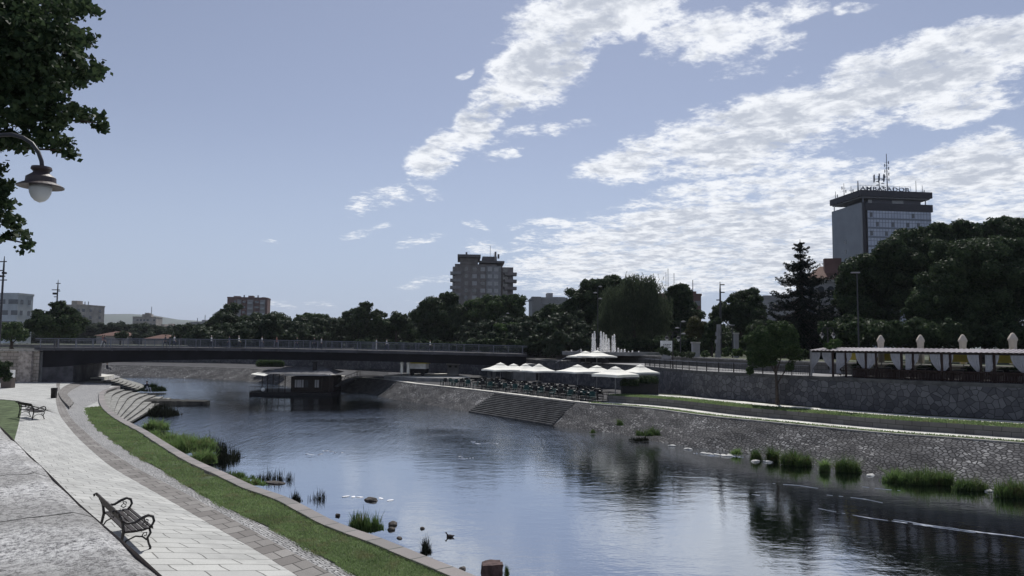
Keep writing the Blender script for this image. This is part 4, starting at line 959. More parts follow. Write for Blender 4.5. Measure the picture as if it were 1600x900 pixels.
# rocks
rockm = mat('river_rock', (.075, .068, .062), .8, .5, 4, .9, 12)
def rock(label, px, py, sz, z=0.0, m_=None, name='rock', flat=.6, grp=None, block=False):
    c = P(px, py, z); bm = bmesh.new()
    if block:
        bmesh.ops.create_cube(bm, size=2); bmesh.ops.subdivide_edges(bm, edges=bm.edges[:], cuts=3, use_grid_fill=True)
    else: bmesh.ops.create_icosphere(bm, subdivisions=3, radius=1)
    sd_ = rnd.uniform(0, 50)
    for v_ in bm.verts:
        k = 1+.28*mn.noise(v_.co*1.2+Vector((sd_, 0, 0)))+.1*mn.noise(v_.co*4+Vector((sd_, 0, 0))); v_.co = Vector((v_.co.x*sz[0], v_.co.y*sz[1], v_.co.z*sz[2]))*k
    me = bpy.data.meshes.new(name); bm.to_mesh(me); bm.free(); me.materials.append(m_ or rockm); o = bpy.data.objects.new(name, me); C.objects.link(o)
    o.location = (c.x, c.y, z+sz[2]*.35); o.rotation_euler = (0, 0, rnd.uniform(0, 3)); return tag(o, label, 'rock', grp)
rock('big square reddish stone block at the lower edge beside the kerb', 768, 897, (.30, .26, .24), 0, mat('block_stone', (.085, .055, .052), .8, .4, 4, .9, 14), 'stone_block', block=True).rotation_euler = (0, 0, .15)
rock('brown pebble bar in the shallow water left of centre', 580, 782, (.30, .2, .10))
rock('dark wet rock right of the upright dark green clump', 614, 820, (.22, .16, .10))
rock('small dark wet rock just below the dark wet rock', 612, 828, (.14, .10, .08))
rock('flat dark stone near the lower kerb', 624, 841, (.15, .08, .04))
rock('pale stone by the pebbles in the lower shallows', 660, 826, (.11, .09, .05))
rock('small round dark stone left of the upright dark green clump', 528, 806, (.10, .10, .07))
rock('low rock under the dark broken twigs', 430, 755, (.5, .25, .07))
rock('wet stone at the base of the kerb near the square block', 722, 890, (.16, .1, .06))
for i_, (px, py) in enumerate([(540, 776), (552, 776.5), (562, 777), (595, 779), (610, 782)]):
    rock('pale flat pebbles breaking the surface left of centre', px, py, (.16, .08, .025), 0, foam, 'pebble', grp='pale pebbles left of centre')
for i_, (px, py) in enumerate([(1108, 710), (1120, 711), (1130, 712), (1100, 709), (1138, 713), (1143, 711.5), (1050, 697), (1075, 702), (1180, 721), (1200, 722), (1360, 743), (1500, 760), (1560, 774), (1570, 771), (1545, 768)]):
    rock('pale stones at the foot of the right slope', px, py, (.30, .16, .07), 0, mat('pale_rock', (.5, .5, .48), .8, .3, 3) if i_ == 0 else bpy.data.materials['pale_rock'], 'pale_stone', grp='pale stones along the right waterline')
# duck
c = P(703, 839, 0); dk = thing('duck', 'small dark duck swimming in the lower shallows', 'duck', c, rz=R(170))
mb = MB(); mb.ball((0, 0, .04), (.17, .09, .075), 10, 8); mb.tube([(.10, 0, .07), (.15, 0, .13), (.17, 0, .17)], [.04, .028, .03], 8); mb.ball((.185, 0, .18), (.042, .033, .033)); mb.tube([(-.13, 0, .05), (-.22, 0, .09)], [.05, .01], 6)
dk.scale = (.75, .75, .75); mb.build('body', mat('duck_plumage', (.05, .04, .035), .7, .5, 12), dk, smooth=True, local=True)
MB().tube([(.215, 0, .178), (.26, 0, .168)], [.014, .008], 6).build('beak', M['canvas_tan'], dk, local=True)
# groyne
gm = mat('groyne_stone', (.035, .035, .032), .9, .4, 2, 1, 10)
ga, gb = P(232, 631, 0), P(326, 631, 0); mb = MB(); n = 26
for side in range(1):
    up_, lo_ = [], []
    for i in range(n):
        t_ = i/(n-1); c = ga.lerp(gb, t_); wv = 2.2*(1-.55*t_)*(1 if t_ < .97 else .5); z = .45*(1-.35*t_)+.10*mn.noise(Vector((i*.9, 3, 0)))
        up_.append([c+Vector((0, -wv, -.2)), c+Vector((0, -wv*.7+.3*mn.noise(Vector((i, 0, 1))), z)), c+Vector((0, wv*.6, z+.04)), c+Vector((0, wv, -.2))])
    for i in range(n-1):
        for j in range(3): mb.face([up_[i][j], up_[i+1][j], up_[i+1][j+1], up_[i][j+1]])
    mb.face([up_[-1][0], up_[-1][3], up_[-1][2], up_[-1][1]])
tag(mb.build('stone_groyne', gm), 'long dark stone groyne reaching into the river from the curved steps', 'groyne')
# ------------------------------------------------------------------ bridge
BA, BB = A_.copy(), B_.copy(); BA.z = BB.z = 0
bd = (BB-BA).normalized(); bn = Vector((-bd.y, bd.x, 0))
if bn.y < 0: bn = -bn
def onplane(px, py, o=0.0):
    """point of the vertical plane of the bridge's near edge (moved back by o) seen at this pixel"""
    d = fwd + cr*((px-800)/F) - cu*((py-450)/F); q = BA+bn*o
    t = q.dot(bn)/d.dot(bn) if True else 0
    return Vector((d.x*t, d.y*t, CAMZ+d.z*t))
def prof(lst, n=60):
    L = [onplane(x, y) for x, y in lst]; L = [(p-BA).dot(bd) for p in L], [p.z for p in L]
    return lambda u: float(np.interp(u, L[0], L[1]))
ztop = prof([(62, 543), (260, 543), (400, 544.2), (550, 547), (700, 550.2), (817, 553.3)])
zbot = prof([(62, 574), (98, 573), (150, 567), (250, 563.2), (350, 561.6), (500, 563), (620, 565.5), (700, 568.3), (760, 571), (817, 573)])
BLEN = (BB-BA).length; BW = 11.0
br = thing('bridge', 'long low dark road bridge crossing the river with grey metal railings', 'bridge', BA+bd*BLEN/2+Vector((0, 0, 1.5)))
def bp(u, v, z): return BA+bd*u+bn*v+Vector((0, 0, z))
us = np.linspace(-.6, BLEN+.6, 50)
mb = MB()
for u, w_ in zip(us[:-1], us[1:]):      # girders: outer faces, soffit
    for (v0, v1) in ((.7, BW-.7),):
        V = [bp(u, v0, zbot(u)), bp(w_, v0, zbot(w_)), bp(w_, v1, zbot(w_)), bp(u, v1, zbot(u)), bp(u, v0, ztop(u)-.35), bp(w_, v0, ztop(w_)-.35), bp(w_, v1, ztop(w_)-.35), bp(u, v1, ztop(u)-.35)]
        mb.mesh(V, [(0, 3, 2, 1), (0, 1, 5, 4), (3, 7, 6, 2)])
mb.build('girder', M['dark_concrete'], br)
mb = MB()
for u, w_ in zip(us[:-1], us[1:]):
    V = [bp(a, v, ztop(a)+dz_) for dz_ in (-.36, 0) for a, v in ((u, 0), (w_, 0), (w_, BW), (u, BW))]
    mb.mesh(V, [(0, 3, 2, 1), (0, 1, 5, 4), (3, 7, 6, 2), (4, 5, 6, 7)])
for k in range(int(BLEN/3.3)): mb.box(bp((k+.5)*3.3, -.04, ztop((k+.5)*3.3)-.2), (.16, .14, .42), math.atan2(bd.y, bd.x))
mb.build('deck', mat('deck_edge', (.075, .075, .085), .8, .3, .6, .2, 8), br)
mb = MB(); mb.loft([bp(u, BW-1.6, ztop(u)+.006) for u in us], [bp(u, 1.6, ztop(u)+.006) for u in us]); mb.build('roadway', M['asphalt'], br)
RH = 1.08
for v in (.12, BW-.12):
    nm = 'railing'
    mb = MB(); mb.tube([bp(u, v, ztop(u)+RH) for u in us], .055, 5); mb.tube([bp(u, v, ztop(u)+.16) for u in us], .03, 4); mb.tube([bp(u, v, ztop(u)+.9) for u in us], .025, 4)
    rlg = mb.build(nm, M['steel'], br)
    mb = MB(); nb = int(BLEN/.16)
    for k in range(nb):
        u = (k+.5)*BLEN/nb; a = bp(u, v, ztop(u)+.16); mb.mesh([a+bd*-.014, a+bd*.014, a+bd*.014+Vector((0, 0, .75)), a-bd*.014+Vector((0, 0, .75))], [(0, 1, 2, 3)])
    mb.build('bars', M['steel'], rlg)
    for k in range(31):
        u = k*BLEN/30; a = bp(u, v, ztop(u)+RH/2); MB().box(a, (.09, .09, RH+.05), math.atan2(bd.y, bd.x)).build('post', M['steel'], rlg)
# abutments
for (u0, u1, nm) in ((-1.5, 3.6, 'left'), (BLEN-1.2, BLEN+2, 'right')):
    poly = [bp(u0, .75, 0), bp(u1, .75, 0), bp(u1, BW-.8, 0), bp(u0, BW-.8, 0)]
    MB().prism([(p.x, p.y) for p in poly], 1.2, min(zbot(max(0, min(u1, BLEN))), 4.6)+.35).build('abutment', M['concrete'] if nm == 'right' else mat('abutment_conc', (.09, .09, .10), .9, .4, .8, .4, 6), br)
# soil behind right abutment up to park
# ------------------------------------------------------------------ people
def person_mesh(kind, cols):
    sh, tr, hasbag = cols
    bm_me = bpy.data.meshes.new('body'); V = []; E = []; Rr = []
    def add(p, r, par=None):
        V.append(p); Rr.append(r); 
        if par is not None: E.append((par, len(V)-1))
        return len(V)-1
    sw_ = {'walk': .24, 'stand': .05, 'sit': 0}[kind]
    hz = .92 if kind != 'sit' else .30
    pel = add((0, 0, hz), .13); ch = add((0, 0, hz+.28), .12, pel); sh_ = add((0, 0, hz+.48), .13, ch); nk = add((0, 0, hz+.60), .055, sh_); hd = add((0, -.01, hz+.70), .085, nk); ht = add((0, 0, hz+.80), .075, hd)
    for s in (-1, 1):
        a = add((s*.19, 0, hz+.46), .055, sh_); e = add((s*.24, s*sw_*.5, hz+.18), .042, a); w_ = add((s*.22, s*sw_-.10, hz-.04), .032, e); add((s*.22, s*sw_-.13, hz-.12), .03, w_)
        if kind == 'sit':
            h_ = add((s*.10, -.05, hz-.02), .09, pel); k_ = add((s*.14, -.42, hz+.16), .065, h_); f = add((s*.13, -.55, .08), .045, k_); add((s*.13, -.68, .04), .04, f)
        else:
            h_ = add((s*.09, 0, hz-.08), .085, pel); k_ = add((s*.10, -s*sw_*.6-.03*(sw_ > .1), .50), .062, h_); f = add((s*.10, -s*sw_, .08), .042, k_); add((s*.10, -s*sw_-.13, .04), .038, f)
    bm_me.from_pydata(V, E, []); o = bpy.data.objects.new('tmp', bm_me); C.objects.link(o)
    md = o.modifiers.new('s', 'SKIN'); sv_ = bm_me.skin_vertices[0].data if bm_me.skin_vertices else None
    if sv_ is None:
        bm = bmesh.new(); bm.from_mesh(bm_me); bm.verts.layers.skin.verify(); bm.to_mesh(bm_me); bm.free(); sv_ = bm_me.skin_vertices[0].data
    for i, r in enumerate(Rr): sv_[i].radius = (r, r*.8 if i in (1, 2) else r); sv_[i].use_root = i == 0
    md2 = o.modifiers.new('d', 'SUBSURF'); md2.levels = 1
    dg = bpy.context.evaluated_depsgraph_get(); dg.update(); me = bpy.data.meshes.new_from_object(o.evaluated_get(dg)); me.name = 'body'
    bpy.data.objects.remove(o)
    me.materials.clear()
    for m_ in (M['skin'], sh, tr, M['black']): me.materials.append(m_)
    for p in me.polygons:
        z = p.center.z; x = abs(p.center.x)
        if kind == 'sit': mi = 0 if z > hz+.56 else (2 if (p.center.y < -.08 and z < hz+.3) or z < hz+.02 else 1)
        else: mi = 0 if z > hz+.56 or (x > .19 and z < hz+.14) else (3 if z < .09 else (2 if z < hz+.04 else 1))
        p.material_index = mi
    me.polygons.foreach_set('use_smooth', [True]*len(me.polygons))
    return me
pk = 0
def person(label, loc, rz, kind, sh, tr, hair=True, scale=.9, grp=None):
    t = thing('person', label, 'person', loc, rz, grp); me = person_mesh(kind, (sh, tr, 0)); o = bpy.data.objects.new('body', me); C.objects.link(o); o.parent = t
    hz = .92 if kind != 'sit' else .30
    MB().ball((0, .02, hz+.775), (.088, .098, .085), 9, 7).build('hair', M['hair'] if hair is True else hair, t, smooth=True, local=True)
    t.scale = (scale,)*3; return t
def bridge_person(label, px, v, rz, kind, sh, tr, hair=True):
    q = onplane(px, 540, v); u = (q-BA).dot(bd); person(label, bp(u, v, ztop(u)), rz, kind, sh, tr, hair)
Wt, Dk, Ru, Je = M['shirt_w'], M['shirt_d'], M['shirt_r'], M['jeans']
bridge_person('dark dressed walker, right one of the pair at the left end of the bridge', 163, 1.2, R(80), 'walk', Dk, Dk)
bridge_person('walker in pale trousers, left of the pair at the left end of the bridge', 160, 2.4, R(80), 'walk', Ru, Wt)
bridge_person('person in a dark outfit striding alone above the red roof', 258, 1.2, R(-80), 'walk', Dk, Dk)
bridge_person('person in a white top just right of the striding dark figure', 272, 1.5, R(90), 'walk', Wt, Je)
bridge_person('person in a white top on the bridge left of the far brown tower', 330, 1.3, R(90), 'walk', Wt, Dk, M['canvas_tan'])
bridge_person('person in a grey top below the far brown tower, left of the cream shirt', 358, 1.4, R(-90), 'walk', Je, Je)
bridge_person('person with a cream shirt below the far brown tower', 373, 1.2, R(90), 'walk', M['canvas'], Dk, M['canvas_tan'])
bridge_person('person with a pale top on the bridge above the left corner of the houseboat', 409, 1.4, R(90), 'walk', Wt, Je)
bridge_person('person with a rust top on the bridge above the houseboat roof', 432, 1.6, R(90), 'walk', Ru, Dk)
bridge_person('person with dark clothes on the bridge above the right end of the houseboat', 464, 1.3, R(-90), 'walk', Dk, Je)
bridge_person('dark clothed person left of the one in white, right of the houseboat', 491, 1.2, R(-90), 'walk', Dk, Dk)
bridge_person('person in a white shirt right beside a dark clothed person', 502, 1.3, R(90), 'stand', Wt, Dk)
bridge_person('taller person in white, left one of the pair above the stone stairs', 588, 1.2, R(90), 'stand', Wt, Wt)
bridge_person('person in a pale top, right one of the pair above the stone stairs', 604, 1.2, R(100), 'walk', Wt, Je)
bridge_person('person with a pale top on the bridge where the dark trees begin', 672, 1.5, R(90), 'walk', M['canvas'], Dk)
person('dark clothed person crouching by the water on the far curved steps', P(229, 612, .35), R(60), 'sit', Dk, Wt, scale=1.15)
person('small dark figure sitting on the far path beyond the bridge', P(167, 579, LZ+.02), R(150), 'sit', Dk, Dk, scale=1.2)
# ------------------------------------------------------------------ buildings
def bldg(name, label, px, D, w_, dp, zt, rz, wall, rows, cols, fh=3.0, z0=ZB, ww=1.4, wh=1.3, wm_='glass', side=0, sidecols=2, roofm=None, parapet=.6, cat='building', balc=(), balm=None, ztop_is=None):
    """px: photo column of the front face's centre; front is local -Y"""
    c = PD(px, 540, D); t = thing(name, label, cat, (c.x, D, z0), rz); H = zt-z0
    MB().box((0, dp/2, H/2), (w_, dp, H)).build('wall', wall, t, local=True)
    MB().box((0, dp/2, H+parapet/2), (w_+.3, dp+.3, parapet)).build('roof', roofm or wall, t, local=True)
    for r in range(rows):
        z = H-1.9-r*fh
        for k in range(cols):
            x = -w_/2+w_*(k+.5)/cols
            o = MB().box((x, -.02, z), (ww, .10, wh)).build('window', M[wm_] if (r*7+k*3) % 5 else M['blind'], t, local=True)
        for sg in (-1, 1):
            if side & (1 if sg < 0 else 2):
                for k in range(sidecols):
                    y = dp*(k+.5)/sidecols; MB().box((sg*w_/2, y, z), (.10, ww, wh)).build('window', M[wm_], t, local=True)
    for (r, x, wd, off_) in balc:
        z = H-2.9-r*fh; MB().box((x, -off_/2-.02, z+.1), (wd, off_, 1.15)).build('balcony', balm or wall, t, local=True)
    return t
M['blind'] = mat('window_blind', (.35, .35, .36), .7, .15, 2)
M['tower_wall'] = mat('tower_concrete', (.17, .155, .155), .85, .25, .5, .3, 3)
M['tower_wall2'] = mat('tower_grey', (.22, .22, .23), .85, .2, .5, .3, 3)
M['brownwall'] = mat('brown_brick', (.13, .08, .075), .9, .2, .4)
M['greywall'] = mat('grey_render', (.27, .27, .28), .9, .2, .4)
M['whitewall'] = mat('white_render', (.36, .38, .40), .9, .15, .4)
M['beigewall'] = mat('beige_render', (.36, .33, .30), .9, .2, .4)
# central tower
D = 280; s = D/F
top = PD(755, 413, D).z
t = thing('apartment_tower', 'grey concrete apartment tower with flat roof slabs in the middle of the skyline', 'building', (PD(757, 540, D).x, D, ZB), R(4)); H = top-ZB; wd = 84*s; dp = 17
sx = lambda px: (px-757)*s
MB().box((sx(742), dp/2, H/2), (sx(782)-sx(716), dp, H)).build('wall', M['tower_wall'], t, local=True)
MB().box((sx(770), dp/2-.35, H/2-.3), (sx(782)-sx(759), dp, H-.6)).build('wall', M['tower_wall2'], t, local=True)
MB().box((sx(792), dp/2+1, H/2-.35), (sx(801)-sx(782), dp-3, H-.7)).build('wall', M['tower_wall'], t, local=True)
MB().box((sx(716)-1.2, dp/2+1, H/2-.3), (2.6, dp-3, H-1)).build('wall', M['tower_wall'], t, local=True)
MB().box((sx(731), dp/2-1, H+1.2), (sx(748)-sx(720), dp-1, 2.4)).build('penthouse', M['tower_wall'], t, local=True)
MB().box((sx(731), dp/2-1.5, H+2.9), (sx(749)-sx(713), dp+2, 1.0)).build('roof', mat('roof_slab', (.11, .105, .11), .9, .2), t, local=True)
rf = MB().box((sx(767), dp/2-1, H+.9), (sx(785)-sx(746), dp, .8)).build('roof', bpy.data.materials['roof_slab'], t, local=True)
MB().box((sx(764), dp/2, H+2.2), (sx(775)-sx(752), 9, 2.6)).build('machine_room', bpy.data.materials['roof_slab'], t, local=True)
mb = MB(); mb.box((sx(773), 3, H+3.2), (.7, .9, 4)); mb.build('chimney', M['tower_wall'], t, local=True)
for q, h_ in ((765, 24), (771, 12)): MB().tube([(sx(q), 5, H+2), (sx(q), 5, H+2+h_*s)], .10, 4).build('antenna', M['steel'], t, local=True)
for (q, h_) in ((727, 5), (778, 3)): MB().box((sx(q), 4, H+3.6), (.7, .7, h_*.55)).build('chimney', bpy.data.materials['roof_slab'], t, local=True)
fh = 11.2*s
for r in range(7):
    z = H-1.9-r*fh
    for k, (q, w_) in enumerate([(740, 7.5), (753, 7.5), (764, 7), (774, 7)]):
        y = -.03 if k < 2 else -.38
        MB().box((sx(q), y, z), (w_*s*.95, .1, 1.5)).build('window', M['blind'] if (r+k) % 3 or k > 1 else M['glass'], t, local=True)
    MB().box((sx(727), -.03, z), (1.3, .1, 1.6)).build('window', M['glass'], t, local=True)
    MB().box((sx(716)-1.4, 1.4, z-1.6), (4.0, 3.6, 1.1)).build('balcony', M['tower_wall2'], t, local=True)
    MB().box((sx(716)-1.2, 2.48, z), (2.7, .08, 1.4)).build('window', M['glass'], t, local=True)
    MB().box((sx(801)-1.0, 1.6, z-1.6), (4.6, 4.0, 1.15)).build('balcony', M['tower_wall'], t, local=True)
    MB().box((sx(789), 2.46, z), (1.8, .08, 1.7)).build('window', M['glass'], t, local=True)
# hotel tower
D1 = 240; c1 = PD(1344, 297, D1); zt = c1.z
t = thing('hotel_tower', 'tall hotel tower with grey side, dark glass front and rooftop antennas', 'building', (c1.x, D1, ZB), R(7)); H = zt-ZB
wF = 24.8; dS = 17.0; sc_ = D1/F
grey = mat('hotel_side', (.27, .285, .31), .8, .08, .15); dkm = mat('hotel_dark', (.035, .035, .045), .6, .1, 1)
MB().box((wF/2+.8, dS/2+.2, (H-5)/2-1.0), (wF-1.6, dS-.4, H-6)).build('core', dkm, t, local=True)
MB().box((.35, dS/2, (H-4.2)/2), (.9, dS, H-4.2)).build('side_wall', grey, t, local=True)
MB().box((.85, -.12, (H-4)/2), (.5, .5, H-4.1)).build('corner_strip', dkm, t, local=True)
MB().box((wF/2+.9, .3, H-5.4), (wF-.8, 1.6, 2.4)).build('fascia', dkm, t, local=True)
MB().box((wF/2+1, dS/2, H-3.6), (wF-6, dS-4, 3.2)).build('top_floor', mat('hotel_topfloor', (.10, .10, .12), .7, .1), t, local=True)
MB().box((wF/2, dS/2, H-1.0), (wF+.8, dS+1.2, 2.0)).build('roof', dkm, t, local=True)
MB().box((wF/2, dS/2, H-2.25), (wF-.4, dS, .4)).build('roof_soffit', mat('soffit', (.16, .16, .18), .7, .1), t, local=True)
for q, w_, m_ in ((4.6, 1.2, 'blind'), (14.5, 4.0, 'blind')):
    MB().box((q, 1.95, H-3.2), (w_, .12, 1.1)).build('window', M[m_], t, local=True)
for q in (1.2, wF-1.4): MB().box((q, .5, H-3.6), (.25, .25, 3.2)).build('column', M['steel'], t, local=True)
MB().box((.3, dS-1, H-3.4), (.25, .25, 2.4)).build('column', M['white'], t, local=True)
gl = newmat('curtain_glass'); gm_, gq, gb, go = gl
gt = gq.n('ShaderNodeTexCoord'); gbk = gq.n('ShaderNodeTexBrick'); gsp = gq.n('ShaderNodeSeparateXYZ'); gcb = gq.n('ShaderNodeCombineXYZ'); gq.l(gt.outputs['Object'], gsp.inputs[0]); gq.l(gsp.outputs[0], gcb.inputs[0]); gq.l(gsp.outputs[2], gcb.inputs[1]); gq.l(gcb.outputs[0], gbk.inputs['Vector'])
gbk.offset = 0; gbk.inputs['Scale'].default_value = 1; gbk.inputs['Brick Width'].default_value = 1.05; gbk.inputs['Row Height'].default_value = 3.05; gbk.inputs['Mortar Size'].default_value = .06
gbk.inputs['Color1'].default_value = (.24, .27, .35, 1); gbk.inputs['Color2'].default_value = (.32, .35, .44, 1); gbk.inputs['Mortar'].default_value = (.05, .05, .06, 1); gq.l(gbk.outputs['Color'], gb.inputs['Base Color']); gb.inputs['Roughness'].default_value = .12; gb.inputs['Specular IOR Level'].default_value = .9  # pane colours lightened to stand for the reflected sky
MB().box((wF/2+1.0, -.1, (H-6.6)/2), (wF-2.2, .5, H-6.8)).build('glass_facade', gm_, t, local=True)
for r in range(12):
    z = H-6.8-r*3.05
    MB().box((wF/2+1.0, -.38, z-2.55), (wF-2.2, .10, .55)).build('spandrel', mat('spandrel', (.15, .17, .21), .3, .1) if r == 0 else bpy.data.materials['spandrel'], t, local=True)
    for q in ([3.4, 8.6, 18.2, 23] if r % 2 == 0 else [5.5, 11, 16.2, 20]):
        if (r*5+int(q)) % 3 < 2: MB().box((q, -.40, z-1.3), (.95, .10, 1.5)).build('window', M['glass'], t, local=True)
for r in range(9): MB().box((-.12, dS*.5+.5, H-16-r*3.3), (.1, 1.0, 1.3)).build('window', M['glass'], t, local=True)
# rooftop sign: the letters the photo shows
cu1 = bpy.data.curves.new('sign', 'FONT'); cu1.body = 'AMBASADOR'; cu1.size = 2.1; cu1.extrude = .12; cu1.space_character = 1.12; cu1.offset = .02
so_ = bpy.data.objects.new('sign_tmp', cu1); C.objects.link(so_); dg = bpy.context.evaluated_depsgraph_get(); dg.update()
sme = bpy.data.meshes.new_from_object(so_.evaluated_get(dg)); bpy.data.objects.remove(so_)
xs = [v_.co.x for v_ in sme.vertices]; kx = 17.6/(max(xs)-min(xs)); sg = bpy.data.objects.new('sign', sme); C.objects.link(sg); sme.materials.clear(); sme.materials.append(M['steel'])
sg.parent = t; sg.location = (.6, .8, H+.25); sg.rotation_euler = (R(90), 0, 0); sg.scale = (kx, .85, 1)
mb = MB(); mb.tube([(.4, .95, H+.2), (18.6, .95, H+.2)], .08, 4); mb.tube([(.4, .95, H+1.9), (18.6, .95, H+1.9)], .05, 4)
for q in range(10): mb.tube([(.6+q*2, .95, H), (.6+q*2, .95, H+2)], .05, 4)
mb.build('sign_frame', M['steel'], t, local=True)
def mast(x, y, h_, r=.14, cross=0): 
    mb = MB(); mb.tube([(x, y, H-.1), (x, y, H+h_)], [r, r*.5], 5)
    for k in range(cross): z = H+h_*(.35+.5*k/max(1, cross)); mb.tube([(x-.7, y, z), (x+.7, y, z)], .05, 4); mb.box((x+.7*(-1)**k, y, z), (.22, .2, 1.0))
    return mb
mast(12.3, 4, 66*sc_, .22, 7).build('antenna_mast', M['steel'], t, local=True)
mb = mast(9.4, 4, 33*sc_, .2, 0)
for k in range(6):
    a = k*1.05; mb.box((9.4+1.7*math.cos(a), 4+1.7*math.sin(a), H+5.2), (.3, .3, 2.3)); mb.tube([(9.4, 4, H+5), (9.4+1.7*math.cos(a), 4+1.7*math.sin(a), H+5)], .07, 4)
for k in range(5): mb.lathe((9.4+.9*(-1)**k, 3.4, H+2.0+k*.6), [(.02, 0), (.55, .1), (.5, .22)], 8)
mb.build('antenna_mast', M['steel'], t, local=True)
for x, y, h_, k in ((-.3, 14, 2.4, 1), (-.2, 9, 4.2, 2), (-.1, 5, 2.4, 1), (.2, 1.5, 3.4, 0), (22, 3, 4.6, 0), (25, 4, 3.4, 1), (24, 6, 1.6, 1)): mast(x, y, h_, .14 if k or h_ > 3.5 else .28, k).build('antenna', M['steel'], t, local=True)
# others
bldg('apartment_block', 'white office block with rooftop boxes at the left frame edge', 2, 210, 46*210/F, 6, PD(20, 461, 210).z, R(-4), M['whitewall'], 5, 9, 3.1, ww=1.0, wh=1.3, side=2)
t = kids_last = bpy.context.scene.objects  # noqa
def roofbits(px0, px1, D, ztop_, m_, n, hmax, name='rooftop_unit', lab=None):
    pass
def simple(name, label, x0, x1, ytop, D, rz, m_, rows, cols, extra=(), **k):
    t = bldg(name, label, (x0+x1)/2, D, (x1-x0)*D/F, k.pop('dp', 12), PD((x0+x1)/2, ytop, D).z, rz, m_, rows, cols, **k); H = PD((x0+x1)/2, ytop, D).z-ZB
    for (a, b, yt) in extra:   # rooftop pieces by pixel
        h_ = (ytop-yt)*D/F; MB().box((((a+b)/2-(x0+x1)/2)*D/F, 4, H+h_/2), ((b-a)*D/F, 3.5 if b-a > 3 else .2, h_+.4)).build('rooftop_unit' if b-a > 3 else 'antenna', m_ if b-a > 3 else M['steel'], t, local=True)
    return t
bpy.data.objects.remove([o for o in bpy.data.objects if o.name == 'nothing_'][0]) if any(o.name == 'nothing_' for o in bpy.data.objects) else None
simple('apartment_block', 'beige apartment block peeking out behind the dark bushy tree at left', 98, 133, 478, 330, R(-8), M['beigewall'], 5, 4, [(101, 111, 470), (112, 116, 475), (119, 120, 471), (125, 126, 471)], side=2)
simple('apartment_block', 'greyish brown low block left of the dark bushy tree', 44, 66, 496, 300, 0, M['greywall'], 3, 4)
simple('apartment_tower', 'far brown and grey apartment tower with balconies left of centre', 354, 414, 466, 420, R(10), M['brownwall'], 8, 0, [(362, 372, 463), (376, 378, 461), (384, 392, 462), (397, 399, 461), (404, 410, 464)], side=0)
tt_ = [o for o in bpy.data.objects if o.get('label', '').startswith('far brown and grey')][0]; s4 = 420/F; Ht = PD(384, 466, 420).z-ZB
for (a, b, m_) in ((369, 375, 'tower_wall2'), (384, 393, 'tower_wall2'), (403, 411, 'tower_wall2')):
    MB().box((((a+b)/2-384)*s4, -.15, Ht/2-.4), ((b-a)*s4, .6, Ht-.8)).build('stair_panel', M[m_], tt_, local=True)
for r in range(9):
    for (a, b) in ((363, 368), (376, 382), (394, 402)): MB().box((((a+b)/2-384)*s4, -.05, Ht-2-r*3), ((b-a)*s4*.8, .14, 1.3)).build('window', M['glass'], tt_, local=True)
    for (a, b) in ((385, 392), (404, 410)): MB().box((((a+b)/2-384)*s4, -.9, Ht-2.8-r*3), ((b-a)*s4, 1.4, 1.0)).build('balcony', M['whitewall'], tt_, local=True)
simple('apartment_block', 'old pale stone block with a small tower and thin antenna in front of the hills', 206, 241, 496, 520, R(5), M['beigewall'], 4, 7, [(218, 232, 491), (222, 229, 489), (230, 230.8, 479)], ww=1.4)
simple('house', 'pale house with red roof patches right of the old stone block', 243, 272, 511, 420, R(-5), M['beigewall'], 2, 6, [(246, 252, 507), (258, 264, 506)])
simple('house', 'pale blocky house at the foot of the old stone block', 222, 262, 516, 400, 0, M['whitewall'], 2, 8)
simple('apartment_block', 'distant grey block with rooftop antennas left of the far tower trees', 295, 320, 504, 600, 0, M['greywall'], 3, 5, [(303, 304, 497), (312, 318, 500), (315, 315.8, 492)])
def hiproof(t, w_, dp, H, h_, m_, ov=.6, name='roof'):
    a, b = w_/2+ov, ov; r = min(w_, dp)/2*.9
    V = [(-a, -b, H), (a, -b, H), (a, dp+b, H), (-a, dp+b, H), (-a+r, dp/2, H+h_), (a-r, dp/2, H+h_)]
    mb = MB(); mb.mesh(V, [(0, 1, 5, 4), (1, 2, 5), (2, 3, 4, 5), (3, 0, 4), (3, 2, 1, 0)]); return mb.build(name, m_, t, local=True)
for (x0, x1, yt, ye, D, lab, rz_) in [(150, 200, 517, 524, 260, 'long low house with red tiled roof left of the small dark round tree', 0), (222, 270, 521, 529, 240, 'low house with a broad red tiled roof above the bridge railing', 0)]:
    t = thing('house', lab, 'house', (PD((x0+x1)/2, 540, D).x, D, ZB-.2)); w_ = (x1-x0)*D/F; He = max(1.2, PD(200, ye, D).z-ZB); MB().box((0, 5, He/2), (w_, 10, He)).build('wall', M['beigewall'], t, local=True)
    hiproof(t, w_, 10, He, PD(200, yt, D).z-PD(200, ye, D).z, M['red_tile'])
# dark flat building between tower and fountain trees
t = simple('office_building', 'flat roofed building with dark glass corner right of the central tower', 832, 886, 468, 200, R(4), M['greywall'], 4, 7, [(832, 845, 464), (856, 865, 458), (866, 884, 464)], wm_='glass')
MB().box(((838-859)*200/F, -.3, PD(838, 464, 200).z-ZB-5), (13*200/F, 1.0, 10)).build('glass_corner', M['glass'], t, local=True)
mb = MB(); mb.tube([((820-859)*200/F, 3, PD(820, 468, 200).z-ZB-.5), ((846-859)*200/F, 3, PD(846, 465, 200).z-ZB)], .15, 4); mb.build('roof_beam', M['steel'], t, local=True)
